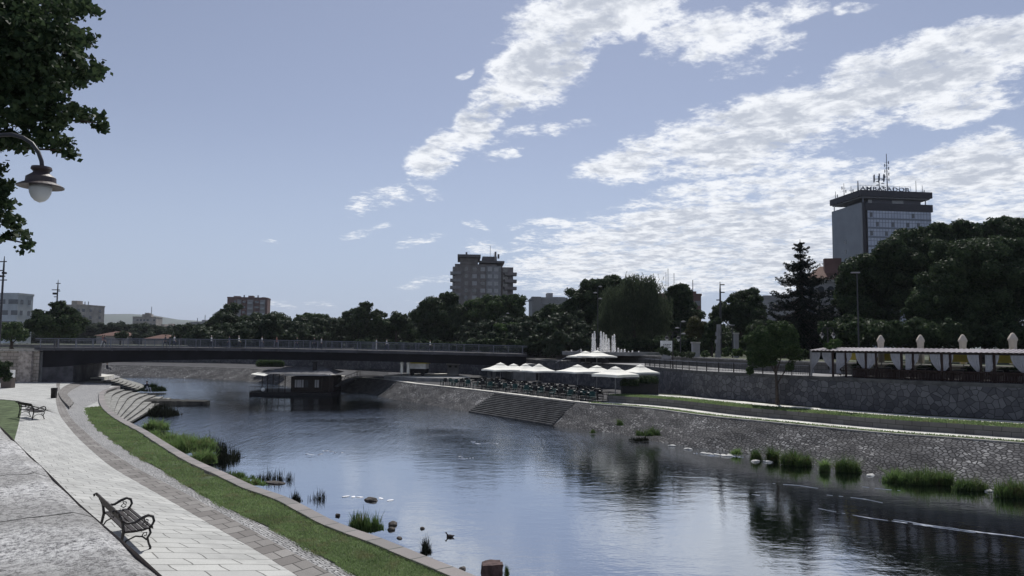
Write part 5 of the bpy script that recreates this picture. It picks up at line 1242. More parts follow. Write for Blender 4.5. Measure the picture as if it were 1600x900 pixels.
# building blocks behind willow and near conifer
simple('office_building', 'brown block with antenna masts between the dark tree and the slim mast', 1000, 1096, 462, 190, 0, M['brownwall'], 3, 9, [(1049.3, 1049.9, 418), (1046, 1046.4, 424), (1058.8, 1059.4, 425), (1075, 1092, 455), (1088.6, 1089.6, 436), (1103-6, 1103-5, 470)])
simple('office_building', 'grey flat roofed building left of the conifer', 1196, 1248, 466, 150, R(-14), M['greywall'], 3, 6, wm_='glass')
# old house with red roof
D = 120; t = thing('old_house', 'old grey house with arched windows and red tiled roof beside the conifer', 'house', (PD(1300, 540, D).x, D, ZB), R(-14)); s = D/F
He = PD(1290, 437, D).z-ZB; w_ = 72*s
MB().box((0, 4, He/2), (w_, 8, He)).build('wall', M['tower_wall2'], t, local=True); MB().box((0, -.12, He-4.2), (w_+.3, .4, .3)).build('cornice', M['greywall'], t, local=True); MB().box((0, -.12, He-.2), (w_+.5, .5, .4)).build('cornice', M['greywall'], t, local=True)
hiproof(t, w_, 8, He, 2.6, M['red_tile'])
MB().box(((1307-1300)*s, 2.4, He+2.4), (2.6, 1.4, 2.6)).build('chimney', M['brownwall'], t, local=True)
for r in range(3):
    for k in range(5):
        x = -w_/2+w_*(k+.5)/5; z = He-2-r*3.2; mb = MB(); mb.box((x, -.05, z-.2), (.95, .14, 1.5))
        mb.mesh([(x+.475*math.cos(a), -.12, z+.55+.4*math.sin(a)) for a in np.linspace(0, math.pi, 9)], [tuple(range(8, -1, -1))]); mb.build('window', M['glass'], t, local=True)
# hills
hm = mat('hill_forest', (.05, .07, .045), .95, .3, .004)
def hills(D, prof_, name):
    mb = MB(); n = len(prof_); V = []; pts = []
    for x, y in prof_: p = PD(x, y, D); pts.append((p.x, D, p.z))
    P2 = [Vector(p) for p in pts]; P2 = resample(smooth(P2, D*.01), 90)
    for i, p in enumerate(P2):
        k = 1+.03*mn.noise(Vector((i*.31, 0, D))); V += [(p.x, D-1500-600*mn.noise(Vector((i*.2, 5, 0))), 4.9), (p.x*1.0, D-500-200*mn.noise(Vector((i*.5, 2, 0))), 4.9+(p.z-4.9)*.7*k), (p.x, D, p.z*k), (p.x, D+2500, 4.9)]
    Fs = [(4*i+j, 4*i+4+j, 4*i+5+j, 4*i+1+j) for i in range(len(P2)-1) for j in range(3)]
    mb.mesh(V, Fs); return tag(mb.build(name, hm, smooth=True), kind='structure')
hz = MB().box((0, 4160, 112), (8300, 8600, 232)); hzm = bpy.data.materials.new('haze_air'); hzm.use_nodes = True; hzm.node_tree.nodes.clear()
hn = N(hzm.node_tree); ho = hn.n('ShaderNodeOutputMaterial'); hv = hn.n('ShaderNodeVolumePrincipled'); hv.inputs['Color'].default_value = (.86, .90, 1, 1); hv.inputs['Density'].default_value = .00009; hv.inputs['Anisotropy'].default_value = .0; hn.l(hv.outputs[0], ho.inputs['Volume'])
tag(hz.build('haze', hzm), kind='stuff')
hills(5200, [(-900, 506), (-300, 500), (20, 506), (100, 505), (145, 494), (165, 490.5), (205, 490.5), (220, 496), (245, 492), (262, 499), (300, 499), (330, 503), (420, 508), (700, 515), (1200, 522), (1800, 528), (2600, 530)], 'hills')
# woodland filling the background
def wood():
    lob = []
    for px in range(-80, 1340, 13):
        D = 150+40*math.sin(px*.013)+rnd.uniform(-8, 8)+(110 if px < 300 else 0)-(20 if px > 900 else 0); y = 522+.0105*(px-800)+rnd.uniform(-7, 4)-(3 if px > 480 else -4)
        c = PD(px, y, D); s = D/F; r_ = rnd.uniform(15, 22)*s; lob.append(((c.x, c.y, c.z), (r_, r_, (14 if px > 300 else 8)*s)))
    lob += [((c_[0]+rnd.uniform(-1, 1), c_[1]-3, 6.6), (r_[0], r_[1], 2.4)) for c_, r_ in lob]; lob += [((c_[0]+r_[0]*.5, c_[1]+8, 8.2), (r_[0], r_[1], 3.6)) for c_, r_ in lob[::2]]
    Cc, Rr = clumps_from(lob, 9, (.25, .42)); V, ex = leaves_on(Cc, Rr, .5, .8, .8); tag(quads_obj('far_woodland', V, M['leaf_far'], None, ex), kind='stuff')
wood()
def hedgeline():
    lob = []
    for px in range(560, 1330, 9):
        D = 112-24*max(0, (px-850))/450+rnd.uniform(-2, 2); y = 545+rnd.uniform(-6, 2); c = PD(px, y, D); s = D/F; lob.append(((c.x, c.y, c.z), (11*s, 11*s, 13*s)))
    for px in range(1290, 1760, 12):
        D = 66+rnd.uniform(-2, 2); y = 528+rnd.uniform(-4, 3); c = PD(px, y, D); s = D/F; lob.append(((c.x, c.y, c.z), (15*s, 12*s, 26*s)))
    Cc, Rr = clumps_from(lob, 8, (.3, .45)); V, ex = leaves_on(Cc, Rr, .34, .9, .75); tag(quads_obj('park_undergrowth', V, M['leaf'], None, ex), kind='stuff')
hedgeline()
# ------------------------------------------------------------------ benches
def bench():
    t = thing('park_bench', 'x', 'bench'); L = 1.12
    def frame(x):
        mb = MB()
        mb.tube([(x, -.30, 0), (x, -.29, .15), (x, -.24, .42), (x, -.27, .62), (x, -.36, .84), (x, -.42, .90), (x, -.47, .88), (x, -.46, .84)], [.032, .03, .034, .03, .028, .028, .026, .024], 7)
        mb.tube([(x, .30, 0), (x, .31, .03), (x, .27, .12), (x, .24, .24), (x, .30, .34), (x, .27, .44)], [.03, .026, .022, .026, .026, .024], 7)
        mb.tube([(x, -.25, .42), (x, -.05, .41), (x, .15, .42), (x, .30, .46), (x, .34, .44)], .022, 7)          # seat rail
        mb.tube([(x, -.27, .10), (x, -.18, .24), (x, 0, .31), (x, .14, .28), (x, .23, .20)], .018, 6)             # arch brace
        mb.tube([(x, -.28, .66), (x, -.18, .60), (x, -.02, .60), (x, .12, .68), (x, .24, .72), (x, .33, .68), (x, .36, .58), (x, .32, .50), (x, .28, .46)], [.025, .028, .03, .032, .032, .03, .028, .026, .026], 7)
        mb.tube([(x, .16, .67), (x, .17, .60), (x, .23, .56), (x, .24, .62), (x, .19, .64)], .013, 5)             # scrolls
        mb.tube([(x, .24, .54), (x, .18, .50), (x, .12, .54), (x, .16, .58)], .013, 5)
        mb.tube([(x, .12, .28), (x, .16, .36), (x, .22, .36), (x, .22, .30), (x, .17, .30)], .013, 5)
        return mb
    for x in (-L, L): frame(x).build('cast_frame', M['iron'], t, smooth=True, local=True)
    frame_c = MB(); frame_c.tube([(-L, -.27, .12), (0, -.24, .20), (L, -.27, .12)], .014, 5)
    frame_c.tube([(-.16, -.262, .60), (-.08, -.262, .54), (0, -.26, .58), (.08, -.262, .54), (.16, -.262, .60)], .014, 5); frame_c.build('centre_brace', M['iron'], t, smooth=True, local=True)
    for y, z in ((-.17, .435), (-.045, .435), (.08, .44), (.205, .45), (.305, .465)):
        MB().box((0, y, z), (2*L+.10, .095 if y < .3 else .06, .028)).build('seat_slat', M['wood'], t, local=True)
    for y, z, h_ in ((-.345, .79, .085), (-.41, .88, .065), (-.285, .66, .05)):
        mb = MB(); mb.box((0, y, z), (2*L+.10, .028, h_)); mb.build('back_slat', M['wood'], t, local=True)
    return t
b1 = bench(); pa, pb = P(238, 857, PZ), P(197, 843, PZ); ln1 = (P(165, 811, PZ)-P(197, 843, PZ)).normalized(); rz = math.atan2(ln1.y, ln1.x)
front = Vector((-math.sin(rz), math.cos(rz), 0))
# front (+Y local) must look to the river (+x)
if front.x < 0: rz += math.pi; front = -front
al = Vector((math.cos(rz), math.sin(rz), 0)); al = al if al.y > 0 else -al
b1.location = pa-front*.40+al*1.27+Vector((0, 0, .003)); b1.rotation_euler = (0, 0, rz); b1['label'] = 'nearest cast iron park bench with wooden slats, beside the parapet'; b1['group'] = 'park benches on the promenade'; b1.scale = (1.14, 1.14, 1.16)
b2 = dup(b1, P(33, 656, PZ)+Vector((0, 1.0, .003)), rz+R(12), 'distant cast iron park bench on the lawn edge at the left')
# bin
c = P(336, 621.5, PZ) if False else P(84, 622, PZ); t = thing('litter_bin', 'dark square litter bin standing on the promenade edge', 'bin', c, R(10))
mb = MB(); mb.mesh([(-.27, -.27, .0), (.27, -.27, 0), (.27, .27, 0), (-.27, .27, 0), (-.33, -.33, .95), (.33, -.33, .95), (.33, .33, .95), (-.33, .33, .95), (-.27, -.27, .9), (.27, -.27, .9), (.27, .27, .9), (-.27, .27, .9)], [(3, 2, 1, 0), (0, 1, 5, 4), (1, 2, 6, 5), (2, 3, 7, 6), (3, 0, 4, 7), (4, 5, 9, 8), (5, 6, 10, 9), (6, 7, 11, 10), (7, 4, 8, 11), (8, 9, 10, 11)])
t.scale = (.62, .62, .95); mb.build('bin_body', M['black'], t, local=True)
for k in range(6): MB().box((-.26+k*.104, -.315, .47), (.06, .03, .84)).build('slat', M['wood'], t, local=True)
# white cabinet on plinth
c = P(12, 606, PZ); t = thing('electric_cabinet', 'small white electric cabinet on a stone plinth at the left edge', 'cabinet', c)
MB().box((0, 0, .55), (1.1, .7, 1.1)).build('plinth', M['quay'], t, local=True); cb_ = MB().box((.25, -.1, 1.5), (.75, .5, .8)).build('cabinet_body', M['white'], t, local=True); MB().box((.25, -.36, 1.5), (.66, .02, .7)).build('door', M['white'], t, local=True)
# ------------------------------------------------------------------ lamps and masts
D = 10.5; lp = PD(64, 262, D); s = D/F
t = thing('street_lamp', 'large brown bell shaped street lamp on a curved arm at upper left', 'lamp', (lp.x-1.25, D, ZB))
px_ = lp.x-1.25; ztp = PD(0, 213, D).z
MB().lathe((px_, D, ZB-.02), [(.16, 0), (.16, .3), (.10, .5), (.07, 1.0), (.055, ztp-ZB-.2)], 12).build('pole', M['lampgrey'], t, smooth=True)
arm = [(px_, D, ztp-.3)]+[PD(x, y, D)[:] for x, y in ((-20, 215), (0, 211), (18, 210), (36, 215), (50, 224), (60, 238), (65, 252), (66, 264))]
MB().tube([Vector(q) for q in arm], [.05]+[.029]*8, 10).build('arm', M['lampgrey'], t, smooth=True)
u_ = s
hd = MB().lathe((lp.x+.01, D, lp.z), [(.03, 2*u_), (14*u_, 1*u_), (15*u_, -3*u_), (11*u_, -7*u_), (12*u_, -9*u_), (17*u_, -13*u_), (21*u_, -16*u_), (21.5*u_, -24*u_), (26*u_, -26*u_), (33*u_, -30*u_), (33*u_, -31.5*u_), (16*u_, -28*u_)], 28).build('lamp_shade', M['brownpaint'], t, smooth=False)
gls, gq, gb, go = newmat('frosted_glass'); gb.inputs['Base Color'].default_value = (.42, .43, .43, 1); gb.inputs['Roughness'].default_value = .35
MB().lathe((lp.x+.01, D, lp.z), [(15.5*u_, -28*u_), (16*u_, -34*u_), (15*u_, -41*u_), (12*u_, -48*u_), (7.5*u_, -53*u_), (2*u_, -55.5*u_), (.3*u_, -56*u_)], 24).build('globe', gls, t, smooth=True)
def trafmast(px, yt, yb, D, label, arms, zb=ZB, r=.11, lean=0):
    a = PD(px, yt, D); t = thing('lighting_mast', label, 'mast', (a.x, D, zb)); mb = MB(); mb.tube([(a.x, D, zb), (a.x, D, a.z-1.2), (a.x, D, a.z)], [r*1.3, r*.8, r*.25], 7); mb.build('pole', M['lampgrey'], t)
    for (dy_, l0, l1, box) in arms:
        z = a.z-dy_*D/F; mb = MB(); mb.tube([(a.x+l0*D/F, D, z), (a.x+l1*D/F, D, z+.02)], r*.55, 5); mb.build('cross_arm', M['lampgrey'], t)
        if box: MB().box((a.x+box*D/F, D-.2, z), (5*D/F, .4, 3*D/F)).build('floodlight', M['black'], t)
    return t
trafmast(7, 400, 540, 100, 'tall lighting mast with cross arms and floodlights at the left frame edge', [(9, -7, 4, 0), (23, -10, 1, 0), (27, 0, 3, 3), (32, -3, 3, -4), (38, -5, 6, 0)], r=.14)
trafmast(91, 437, 540, 128, 'slim mast with thin cross arms rising from the dark bushy tree', [(6, -3, 4, 0), (16, -9, 3, 0), (18, 0, 4, 0), (22, -4, 0, -3), (27, -5, 0, 0)], r=.13)
trafmast(1125, 440, 550, 96, 'grey mast with three side arms left of the conifer', [(5, 0, 7, 0), (17, 0, 7, 0), (29, -6, 0, 0)], r=.14)
def lamp(px, yt, yb, D, zb, label, kind, grp=None):
    a = PD(px, yt, D); s = D/F; t = thing('street_lamp', label, 'lamp', (a.x, D, zb), group=grp)
    MB().tube([(a.x, D, zb), (a.x, D, a.z-.05)], [.075, .04], 7).build('pole', M['lampgrey'] if kind != 'double' else M['iron'], t)
    if kind == 'flat':
        MB().box((a.x-2.5*s, D, a.z), (12*s, .35, .10)).build('lamp_head', M['greywall'], t)
    if kind == 'tiers':
        for dy_, sg in ((0, 1), (10, -1), (19, 1)): MB().lathe((a.x+sg*.35, D, a.z-dy_*s), [(.05, -.05), (.28, 0), (.22, .10), (.05, .14)], 10).build('lamp_head', M['greywall'], t)
    if kind == 'double':
        for sg in (-1, 1):
            c0 = Vector((a.x, D, a.z-.3)); rr_ = 4.5*s
            MB().tube([c0]+[c0+Vector((sg*rr_*(1-math.cos(q)), 0, rr_*math.sin(q)*1.2)) for q in np.linspace(.2, math.pi, 8)]+[c0+Vector((sg*2*rr_, 0, -.15))], .035, 5).build('arm', M['iron'], t)
            c1_ = c0+Vector((sg*2*rr_, 0, -.12)); MB().lathe(c1_[:], [(.05, 0), (2.4*s, -1.2*s), (2.8*s, -3.0*s), (4.2*s, -4.2*s), (4.2*s, -4.8*s)], 12).build('lamp_shade', M['iron'], t); MB().lathe(c1_[:], [(2.2*s, -4.8*s), (1.9*s, -7*s), (.3*s, -9*s)], 10).build('globe', gls, t)
    return t
wpt, _ = bankpt(1051, WO+.6, WZ)
lamp(1051, 518, 575, wpt.y, WZ, 'dark double armed lamp on the retaining wall beside the white board', 'double')
lamp(877, 527, 555, 108, WZ2, 'small double armed lamp left of the stone monument', 'double')
lamp(1339, 426, 545, 62, ZB, 'tall lamp with a flat head in front of the dark chestnut trees', 'flat')
lamp(790, 490, 540, 125, ZB, 'tiered disc lamp above the right end of the bridge', 'tiers')
lamp(934, 448, 548, 104, ZB, 'tiered disc lamp rising in front of the fountain trees', 'tiers')
lamp(1063, 503, 552, 86, ZB, 'tiered disc lamp between the dark tree and the olive tree', 'tiers')
lamp(1144, 508, 552, 84, ZB, 'flat headed grey lamp left of the round tree', 'flat')
lamp(1293, 511, 548, 56, ZB, 'small hooked lamp at the left end of the pergola', 'double')
# ------------------------------------------------------------------ parasols
def parasol(px, ya, ye, x0, x1, D, label, zf=SLZ, rz=.5, grp='open cream parasols of the cafe terrace', m='canvas', drop=.16):
    a = PD(px, ya, D); e = PD(px, ye, D).z; hw = (x1-x0)/2*D/F; hs_ = hw/(abs(math.cos(rz))+abs(math.sin(rz))); cx = PD((x0+x1)/2, ye, D).x
    t = thing('parasol', label, 'parasol', (cx, D, zf), rz, grp); He = e-zf; H = a.z-zf-.28*(a.z-e); hc = [(-hs_, -hs_), (hs_, -hs_), (hs_, hs_), (-hs_, hs_)]
    cap = .16*hs_*1.4; zc = H-(H-He)*.18; V = []; mb = MB(); ring = []
    for i in range(4):
        p, q = Vector((*hc[i], He)), Vector((*hc[(i+1) % 4], He))
        for k in range(6): f = k/6; r_ = p.lerp(q, f); r_.z += .02*hs_*math.sin(math.pi*f); ring.append(r_)
    n = len(ring); inner = [Vector((r_.x*.20, r_.y*.20, zc)) for r_ in ring]; midr = [r_.lerp(i_, .5)-Vector((0, 0, .04*hs_)) for r_, i_ in zip(ring, inner)]
    for A_l, B_l in ((ring, midr), (midr, inner)):
        for i in range(n): mb.face([A_l[i], A_l[(i+1) % n], B_l[(i+1) % n], B_l[i]])
    mb.build('canopy', M[m], t, local=True)
    vl = MB()
    for i in range(n):
        p, q = ring[i]*1.002, ring[(i+1) % n]*1.002; vl.face([p-Vector((0, 0, drop)), q-Vector((0, 0, drop)), q, p])
    vl.build('valance', M[m], t, local=True)
    vc = MB(); V = [(x*.25, y*.25, zc+.02) for x, y in hc]+[(0, 0, H+.12)]; vc.mesh(V, [(0, 1, 4), (1, 2, 4), (2, 3, 4), (3, 0, 4)]); vc.build('vent_cap', M[m], t, local=True)
    MB().tube([(0, 0, 0), (0, 0, H-.1)], .05, 6).build('pole', M['greywall'], t, local=True); MB().box((0, 0, .05), (.8, .8, .1)).build('base', M['concrete'], t, local=True)
    for c_ in hc: 
        rb = MB(); rb.tube([(0, 0, He-.25), (c_[0]*.98, c_[1]*.98, He+.01)], .018, 4); rb.build('rib', M['greywall'], t, local=True)
    return t
for i, (px, ya, ye, x0, x1, D, lab) in enumerate([
 (777, 564, 577.5, 752, 812, 86, 'leftmost open cream parasol of the cafe terrace'),
 (799, 566, 578, 775, 830, 92, 'second cream parasol from the left, set slightly back'),
 (819, 565.5, 578.5, 796, 846, 90, 'third cream parasol from the left, in the left group'),
 (841, 566, 579.5, 815, 869, 83, 'rightmost cream parasol of the left group of four'),
 (899, 567.5, 580.5, 867, 938, 76, 'left front cream parasol of the right hand group'),
 (929, 568.5, 581.5, 900, 965, 80, 'cream parasol behind the nearest one in the right group'),
 (1005, 567, 581.5, 972, 1029, 69.5, 'rightmost open cream parasol in front of the retaining wall')]):
    parasol(px, ya, ye, x0, x1, D, lab, rz=.5+.1*math.sin(i*2), m='canvas')
parasol(962, 570, 585, 925, 998, 66.5, 'nearest and lowest open cream parasol with its shaded side showing', rz=.72, drop=.22)
parasol(912, 547, 557, 886, 944, 90, 'left one of the two cream parasols on the upper walk', zf=WZ, grp='cream parasols on the upper walk')
parasol(937, 546, 556.5, 902, 963, 87, 'right one of the two cream parasols on the upper walk', zf=WZ, grp='cream parasols on the upper walk')
def closed_parasol(px, yt, yb, w_, D, zf, label, grp, m='canvas_tan'):
    a = PD(px, yt, D); s = D/F; t = thing('closed_parasol', label, 'parasol', (a.x, D, zf), group=grp); H = a.z-zf; r = w_/2*s
    n = 14; mb = MB(); q4 = min(1, H/3.4); rows = [(H, .10), (H-.06, .34), (H-.20*q4, .56), (H-.38*q4, .84), (H-.50*q4, .92), (H-.62*q4, .74), (H-.95*q4, .66), (H*.42, .74), (H*.34, .68)]; V = []; Fs = []
    for j, (z, k) in enumerate(rows):
        for i in range(n): q = 2*math.pi*i/n; rr_ = r*k*(1+.16*(-1)**i); V.append((rr_*math.cos(q), rr_*math.sin(q), z))
    for j in range(len(rows)-1):
        for i in range(n): Fs.append((j*n+(i+1) % n, j*n+i, (j+1)*n+i, (j+1)*n+(i+1) % n))
    Fs.append(tuple(range(n))); mb.mesh(V, Fs); mb.build('canopy', M[m], t, smooth=True, local=True); MB().tube([(0, 0, 0), (0, 0, H-.1)], .04, 6).build('pole', M['greywall'], t, local=True); MB().box((0, 0, .04), (.6, .6, .08)).build('base', M['concrete'], t, local=True)
g_ = 'closed cream parasols rising above the pergola'
for px, yt, w_, D, lab in [(1376, 523.5, 10, 47, 'closed cream parasol above the pergola, leftmost of the four'), (1438, 523, 10.5, 45.5, 'closed cream parasol above the pergola, second from left'), (1504, 522.5, 11, 44, 'closed cream parasol above the pergola, third from left'), (1582, 520, 12, 42.5, 'closed cream parasol above the pergola nearest the right frame edge')]:
    closed_parasol(px, yt, 590, w_*1.15, D+8.5, WZ, lab, g_)
for px, yt, D, lab in [(628, 564, 100, 'closed pale parasol under the bridge, left of the pair'), (638, 564, 100, 'closed pale parasol under the bridge, right of the pair'), ]:
    closed_parasol(px, yt, 590, 6, D, SLZ, lab, 'closed parasols under the bridge', 'canvas')
# ------------------------------------------------------------------ cafe furniture
def chair(m):
    mb = MB(); mb.box((0, 0, .43), (.5, .5, .06)); mb.mesh([(-.25, .22, .43), (.25, .22, .43), (.25, .34, .85), (-.25, .34, .85), (-.25, .26, .43), (.25, .26, .43), (.25, .38, .85), (-.25, .38, .85)], [(0, 1, 2, 3), (7, 6, 5, 4), (3, 2, 6, 7), (0, 3, 7, 4), (1, 5, 6, 2)])
    for x in (-.22, .22):
        for y in (-.22, .22): mb.tube([(x, y, 0), (x, y, .42)], .02, 4)
        mb.tube([(x*1.1, -.22, .43), (x*1.1, -.2, .64), (x*1.1, .28, .66)], .02, 4)
    o = mb.build('cafe_chair', m); return o
chA = chair(M['black']); chB = chair(M['teal']); mtb = MB(); mtb.box((0, 0, .74), (.8, .8, .04)); mtb.tube([(0, 0, 0), (0, 0, .73)], .04, 6); mtb.box((0, 0, .03), (.45, .45, .04))
tbl = mtb.build('cafe_table', mat('table_top', (.22, .22, .21), .5, .2, 2)); first = {'A': chA, 'B': chB, 'T': tbl}; usedf = set()
def put(k, loc, rz, label, cat, grp):
    o = first[k]
    if k in usedf: o = o.copy(); C.objects.link(o)
    usedf.add(k); o.location = loc; o.rotation_euler = (0, 0, rz); tag(o, label, cat, grp); return o
rows = [(2.2, 'A'), (2.4, 'B')]
k = 0
for row, (o_, n_, pxa, pxb) in enumerate([(2.2, 14, 690, 935), (4.4, 10, 720, 945), (7.0, 9, 745, 935)]):
    for i in range(n_):
        px = pxa+(pxb-pxa)*(i+.5)/n_+rnd.uniform(-3, 3); c, n = bankpt(px, o_, SLZ); c = c+Vector((0, 0, .002)); a0 = rnd.uniform(0, 3)
        put('T', c, a0, f'small square cafe table in the {["front", "middle", "back"][row]} row of the riverside terrace', 'table', f'cafe tables of the {["front", "middle", "back"][row]} row')
        for j in range(4):
            a = a0+j*math.pi/2; v = Vector((math.sin(a), -math.cos(a), 0))*-.75
            kd = 'B' if (row == 0 and (i+j) % 2) else 'A'
            put(kd, c-v, a+math.pi*0, {'A': 'black cafe chair', 'B': 'teal cushioned cafe chair'}[kd]+f' in the {["front", "middle", "back"][row]} row of the riverside terrace', 'chair', {'A': 'black', 'B': 'teal'}[kd]+f' cafe chairs of the {["front", "middle", "back"][row]} row')
# low lounge sofas dark boxes at right end of terrace
for px, lab in ((985, 'large black planter box under the nearest parasol'), (1013, 'tall black planter with plants under the rightmost parasol')):
    c, n = bankpt(px, 5.6 if px < 1000 else 6.9, UZ); t = thing('planter', lab, 'planter', (c.x, c.y, SLZ if px < 950 else UZ))
    w_ = 1.6; mb = MB(); mb.prism([(-w_/2, -.5), (w_/2, -.5), (w_/2, .5), (-w_/2, .5)], 0, .7 if px < 1000 else .9); mb.prism([(-w_/2-.04, -.54), (w_/2+.04, -.54), (w_/2+.04, .54), (-w_/2-.04, .54)], .66 if px < 1000 else .86, .74 if px < 1000 else .94); mb.build('box', M['black'], t, local=True)
    Cc = np.array([[c.x+dx_, c.y, t.location.z+.95+.3*(px > 1000)] for dx_ in (-.5, 0, .5)]); V, ex = leaves_on(Cc, np.full((3, 3), .42), .12, 1.3, .7); quads_obj('plants', V, M['leaf'], t, ex)
# ------------------------------------------------------------------ stage, cart, kiosk under the bridge
c = P(660, 594, SLZ); t = thing('stage', 'low pale stage platform on the right bank beside the bridge', 'platform', (c.x, c.y+5, SLZ))
q = [P(x, y, SLZ+.45) for x, y in ((600, 587), (650, 590.5), (718, 591.5), (735, 590), (705, 584), (640, 583.5))]
MB().prism([(p.x, p.y) for p in q], SLZ-.02, SLZ+.44).build('platform', M['concrete'], t)
q2 = [Vector((p.x, p.y, 0)) for p in q]; MB().prism([(p.x, p.y) for p in q2], SLZ+.443, SLZ+.50).build('top_slab', M['white_path'], t)
c = P(655, 587, SLZ+.5); t = thing('food_cart', 'white vending cart with yellow roof rim and dark wheels on the stage', 'cart', (c.x, c.y, SLZ+.5), R(-15))
MB().prism([(-1.1, -.6), (1.1, -.6), (1.1, .6), (-1.1, .6)], .35, .95).build('base', M['black'], t, local=True); MB().prism([(-1.15, -.65), (1.15, -.65), (1.15, .65), (-1.15, .65)], .95, 1.65).build('body', M['white'], t, local=True)
MB().prism([(-1.3, -.8), (1.3, -.8), (1.3, .8), (-1.3, .8)], 1.65, 1.85).build('roof', M['yellow'], t, local=True)
for x in (-.75, .75): MB().tube([(x, -.72, .3), (x, -.60, .3)], .3, 12).build('wheel', M['black'], t, local=True)
c = P(708, 586, SLZ+.5); t = thing('kiosk_box', 'pale grey kiosk cabinet under the right end of the bridge', 'kiosk', (c.x, c.y, SLZ+.5))
MB().box((0, 0, .75), (1.6, .9, 1.5)).build('body', M['greywall'], t, local=True); MB().box((0, -.1, 1.55), (1.9, 1.3, .1)).build('roof', M['white'], t, local=True)
for x in (-.4, .4): MB().box((x, -.46, 1.2), (.35, .04, .25)).build('vent', M['black'], t, local=True)
for px in (764, 772):
    c = P(px, 592, SLZ); 
    o = MB().box((0, 0, 1.1), (.45, .45, 2.2)); o.box((0, 0, 2.25), (.55, .55, .1)); oo = o.build('stone_post', M['greywall']); oo.location = c; tag(oo, 'grey square post left of the cafe parasols, '+('left' if px < 770 else 'right')+' one of two', 'post', 'grey posts beside the parasols')
# iron gate / fence under bridge
c = P(575, 590, SLZ); t = thing('iron_fence', 'black iron fence and gate at the top of the stairs under the bridge', 'fence', c)
a_, b_ = P(556, 588, SLZ), P(606, 590, SLZ); mb = MB(); n = 34
for i in range(n+1): p = a_.lerp(b_, i/n); mb.tube([p, p+Vector((0, 0, 1.15))], .025, 4)
mb.build('bars', M['iron'], t); MB().tube([a_+Vector((0, 0, 1.1)), b_+Vector((0, 0, 1.1))], .035, 5).build('top_rail', M['iron'], t); MB().tube([a_+Vector((0, 0, .2)), b_+Vector((0, 0, .2))], .03, 5).build('bottom_rail', M['iron'], t)
# hedge on the far terrace
c = P(415, 573, SLZ); hg = thing('hedge', 'long bright green clipped hedge seen under the bridge above the houseboat', 'hedge', c)
Cc = np.array([[P(x, 573.5, SLZ).x, c.y, SLZ+.55] for x in np.linspace(399, 436, 9)]); V, ex = leaves_on(Cc, np.full((9, 3), .75), .22, 1.4, .8); quads_obj('foliage', V, M['leaf_lit'], hg, ex)
# ------------------------------------------------------------------ houseboat
D = 96.0; c = PD(462, 610, D); s = D/F; t = thing('houseboat', 'dark floating restaurant with hipped roof and small awning moored under the bridge', 'houseboat', (c.x, D, 0), R(4))
X = lambda px: (px-462)*s
MB().prism([(X(400), -2.5), (X(521), -2.5), (X(526), 0), (X(521), 6), (X(404), 6), (X(396), 0)], -.2, .40).build('hull', M['black'], t, local=True)
MB().box((X(490), 1.9, 1.35), (X(514)-X(450), 6.4, 1.9)).build('cabin', mat('cabin_wood', (.022, .017, .016), .7, .3, 3), t, local=True)
Z = lambda y: PD(462, y, D).z
w_, e0 = (X(524)-X(418)), Z(583)
V = [(X(416), -2.9, e0), (X(525), -2.9, e0), (X(525), 6, e0), (X(416), 6, e0), (X(443), 1.5, Z(573.5)), (X(500), 1.5, Z(573))]
mb = MB(); mb.mesh(V, [(0, 1, 5, 4), (1, 2, 5), (2, 3, 4, 5), (3, 0, 4), (3, 2, 1, 0)]); mb.build('roof', mat('boat_roof', (.15, .15, .155), .8, .3, 2), t, local=True)
MB().box((X(487), -2.75, e0-.12), (X(522)-X(452), .25, .14)).build('eave_board', M['greywall'], t, local=True)
for a, b_ in ((464, 470), (470.5, 477), (479, 484), (494, 500)):
    wn_ = MB().box((X((a+b_)/2), -1.33, 1.45), (X(b_)-X(a), .08, .95)).build('window', M['greywall'] if a != 479 else M['glass'], t, local=True); 
    MB().box((X((a+b_)/2), -1.38, 1.45), (.06, .05, .95)).build('window_bar', M['black'], wn_, local=True)
for q in (418, 426, 434, 443, 452, 507, 518): MB().tube([(X(q), -2.3, .35), (X(q), -2.3, e0)], .06, 5).build('post', M['wood'], t, local=True)
mb = MB(); mb.tube([(X(400), -2.4, 1.15), (X(450), -2.4, 1.15)], .04, 4)
for i in range(22): mb.tube([(X(400+i*2.3), -2.4, .4), (X(400+i*2.3), -2.4, 1.15)], .025, 4)
mb.build('deck_railing', M['iron'], t, local=True)
ch_ = MB().box((X(491.5), -.6, Z(575)), (.45, .45, 1.5)); ch_.box((X(491.5), -.6, Z(575)+.8), (.6, .6, .12)); ch_.build('chimney', M['black'], t, local=True)
mb = MB(); mb.mesh([(X(405), -3.6, Z(583)), (X(425), -3.6, Z(585.5)), (X(430), -2.6, Z(583)), (X(411), -2.6, Z(580.8))]+[(X(405), -3.6, Z(583)-.06), (X(425), -3.6, Z(585.5)-.06), (X(430), -2.6, Z(583)-.06), (X(411), -2.6, Z(580.8)-.06)], [(0, 1, 2, 3), (7, 6, 5, 4), (0, 4, 5, 1), (1, 5, 6, 2), (2, 6, 7, 3), (3, 7, 4, 0)]); mb.build('awning', M['canvas'], t, local=True)
bo = MB().ball((X(420), -2.5, .75), .25, 10, 8).build('fender', M['white'], t, local=True)
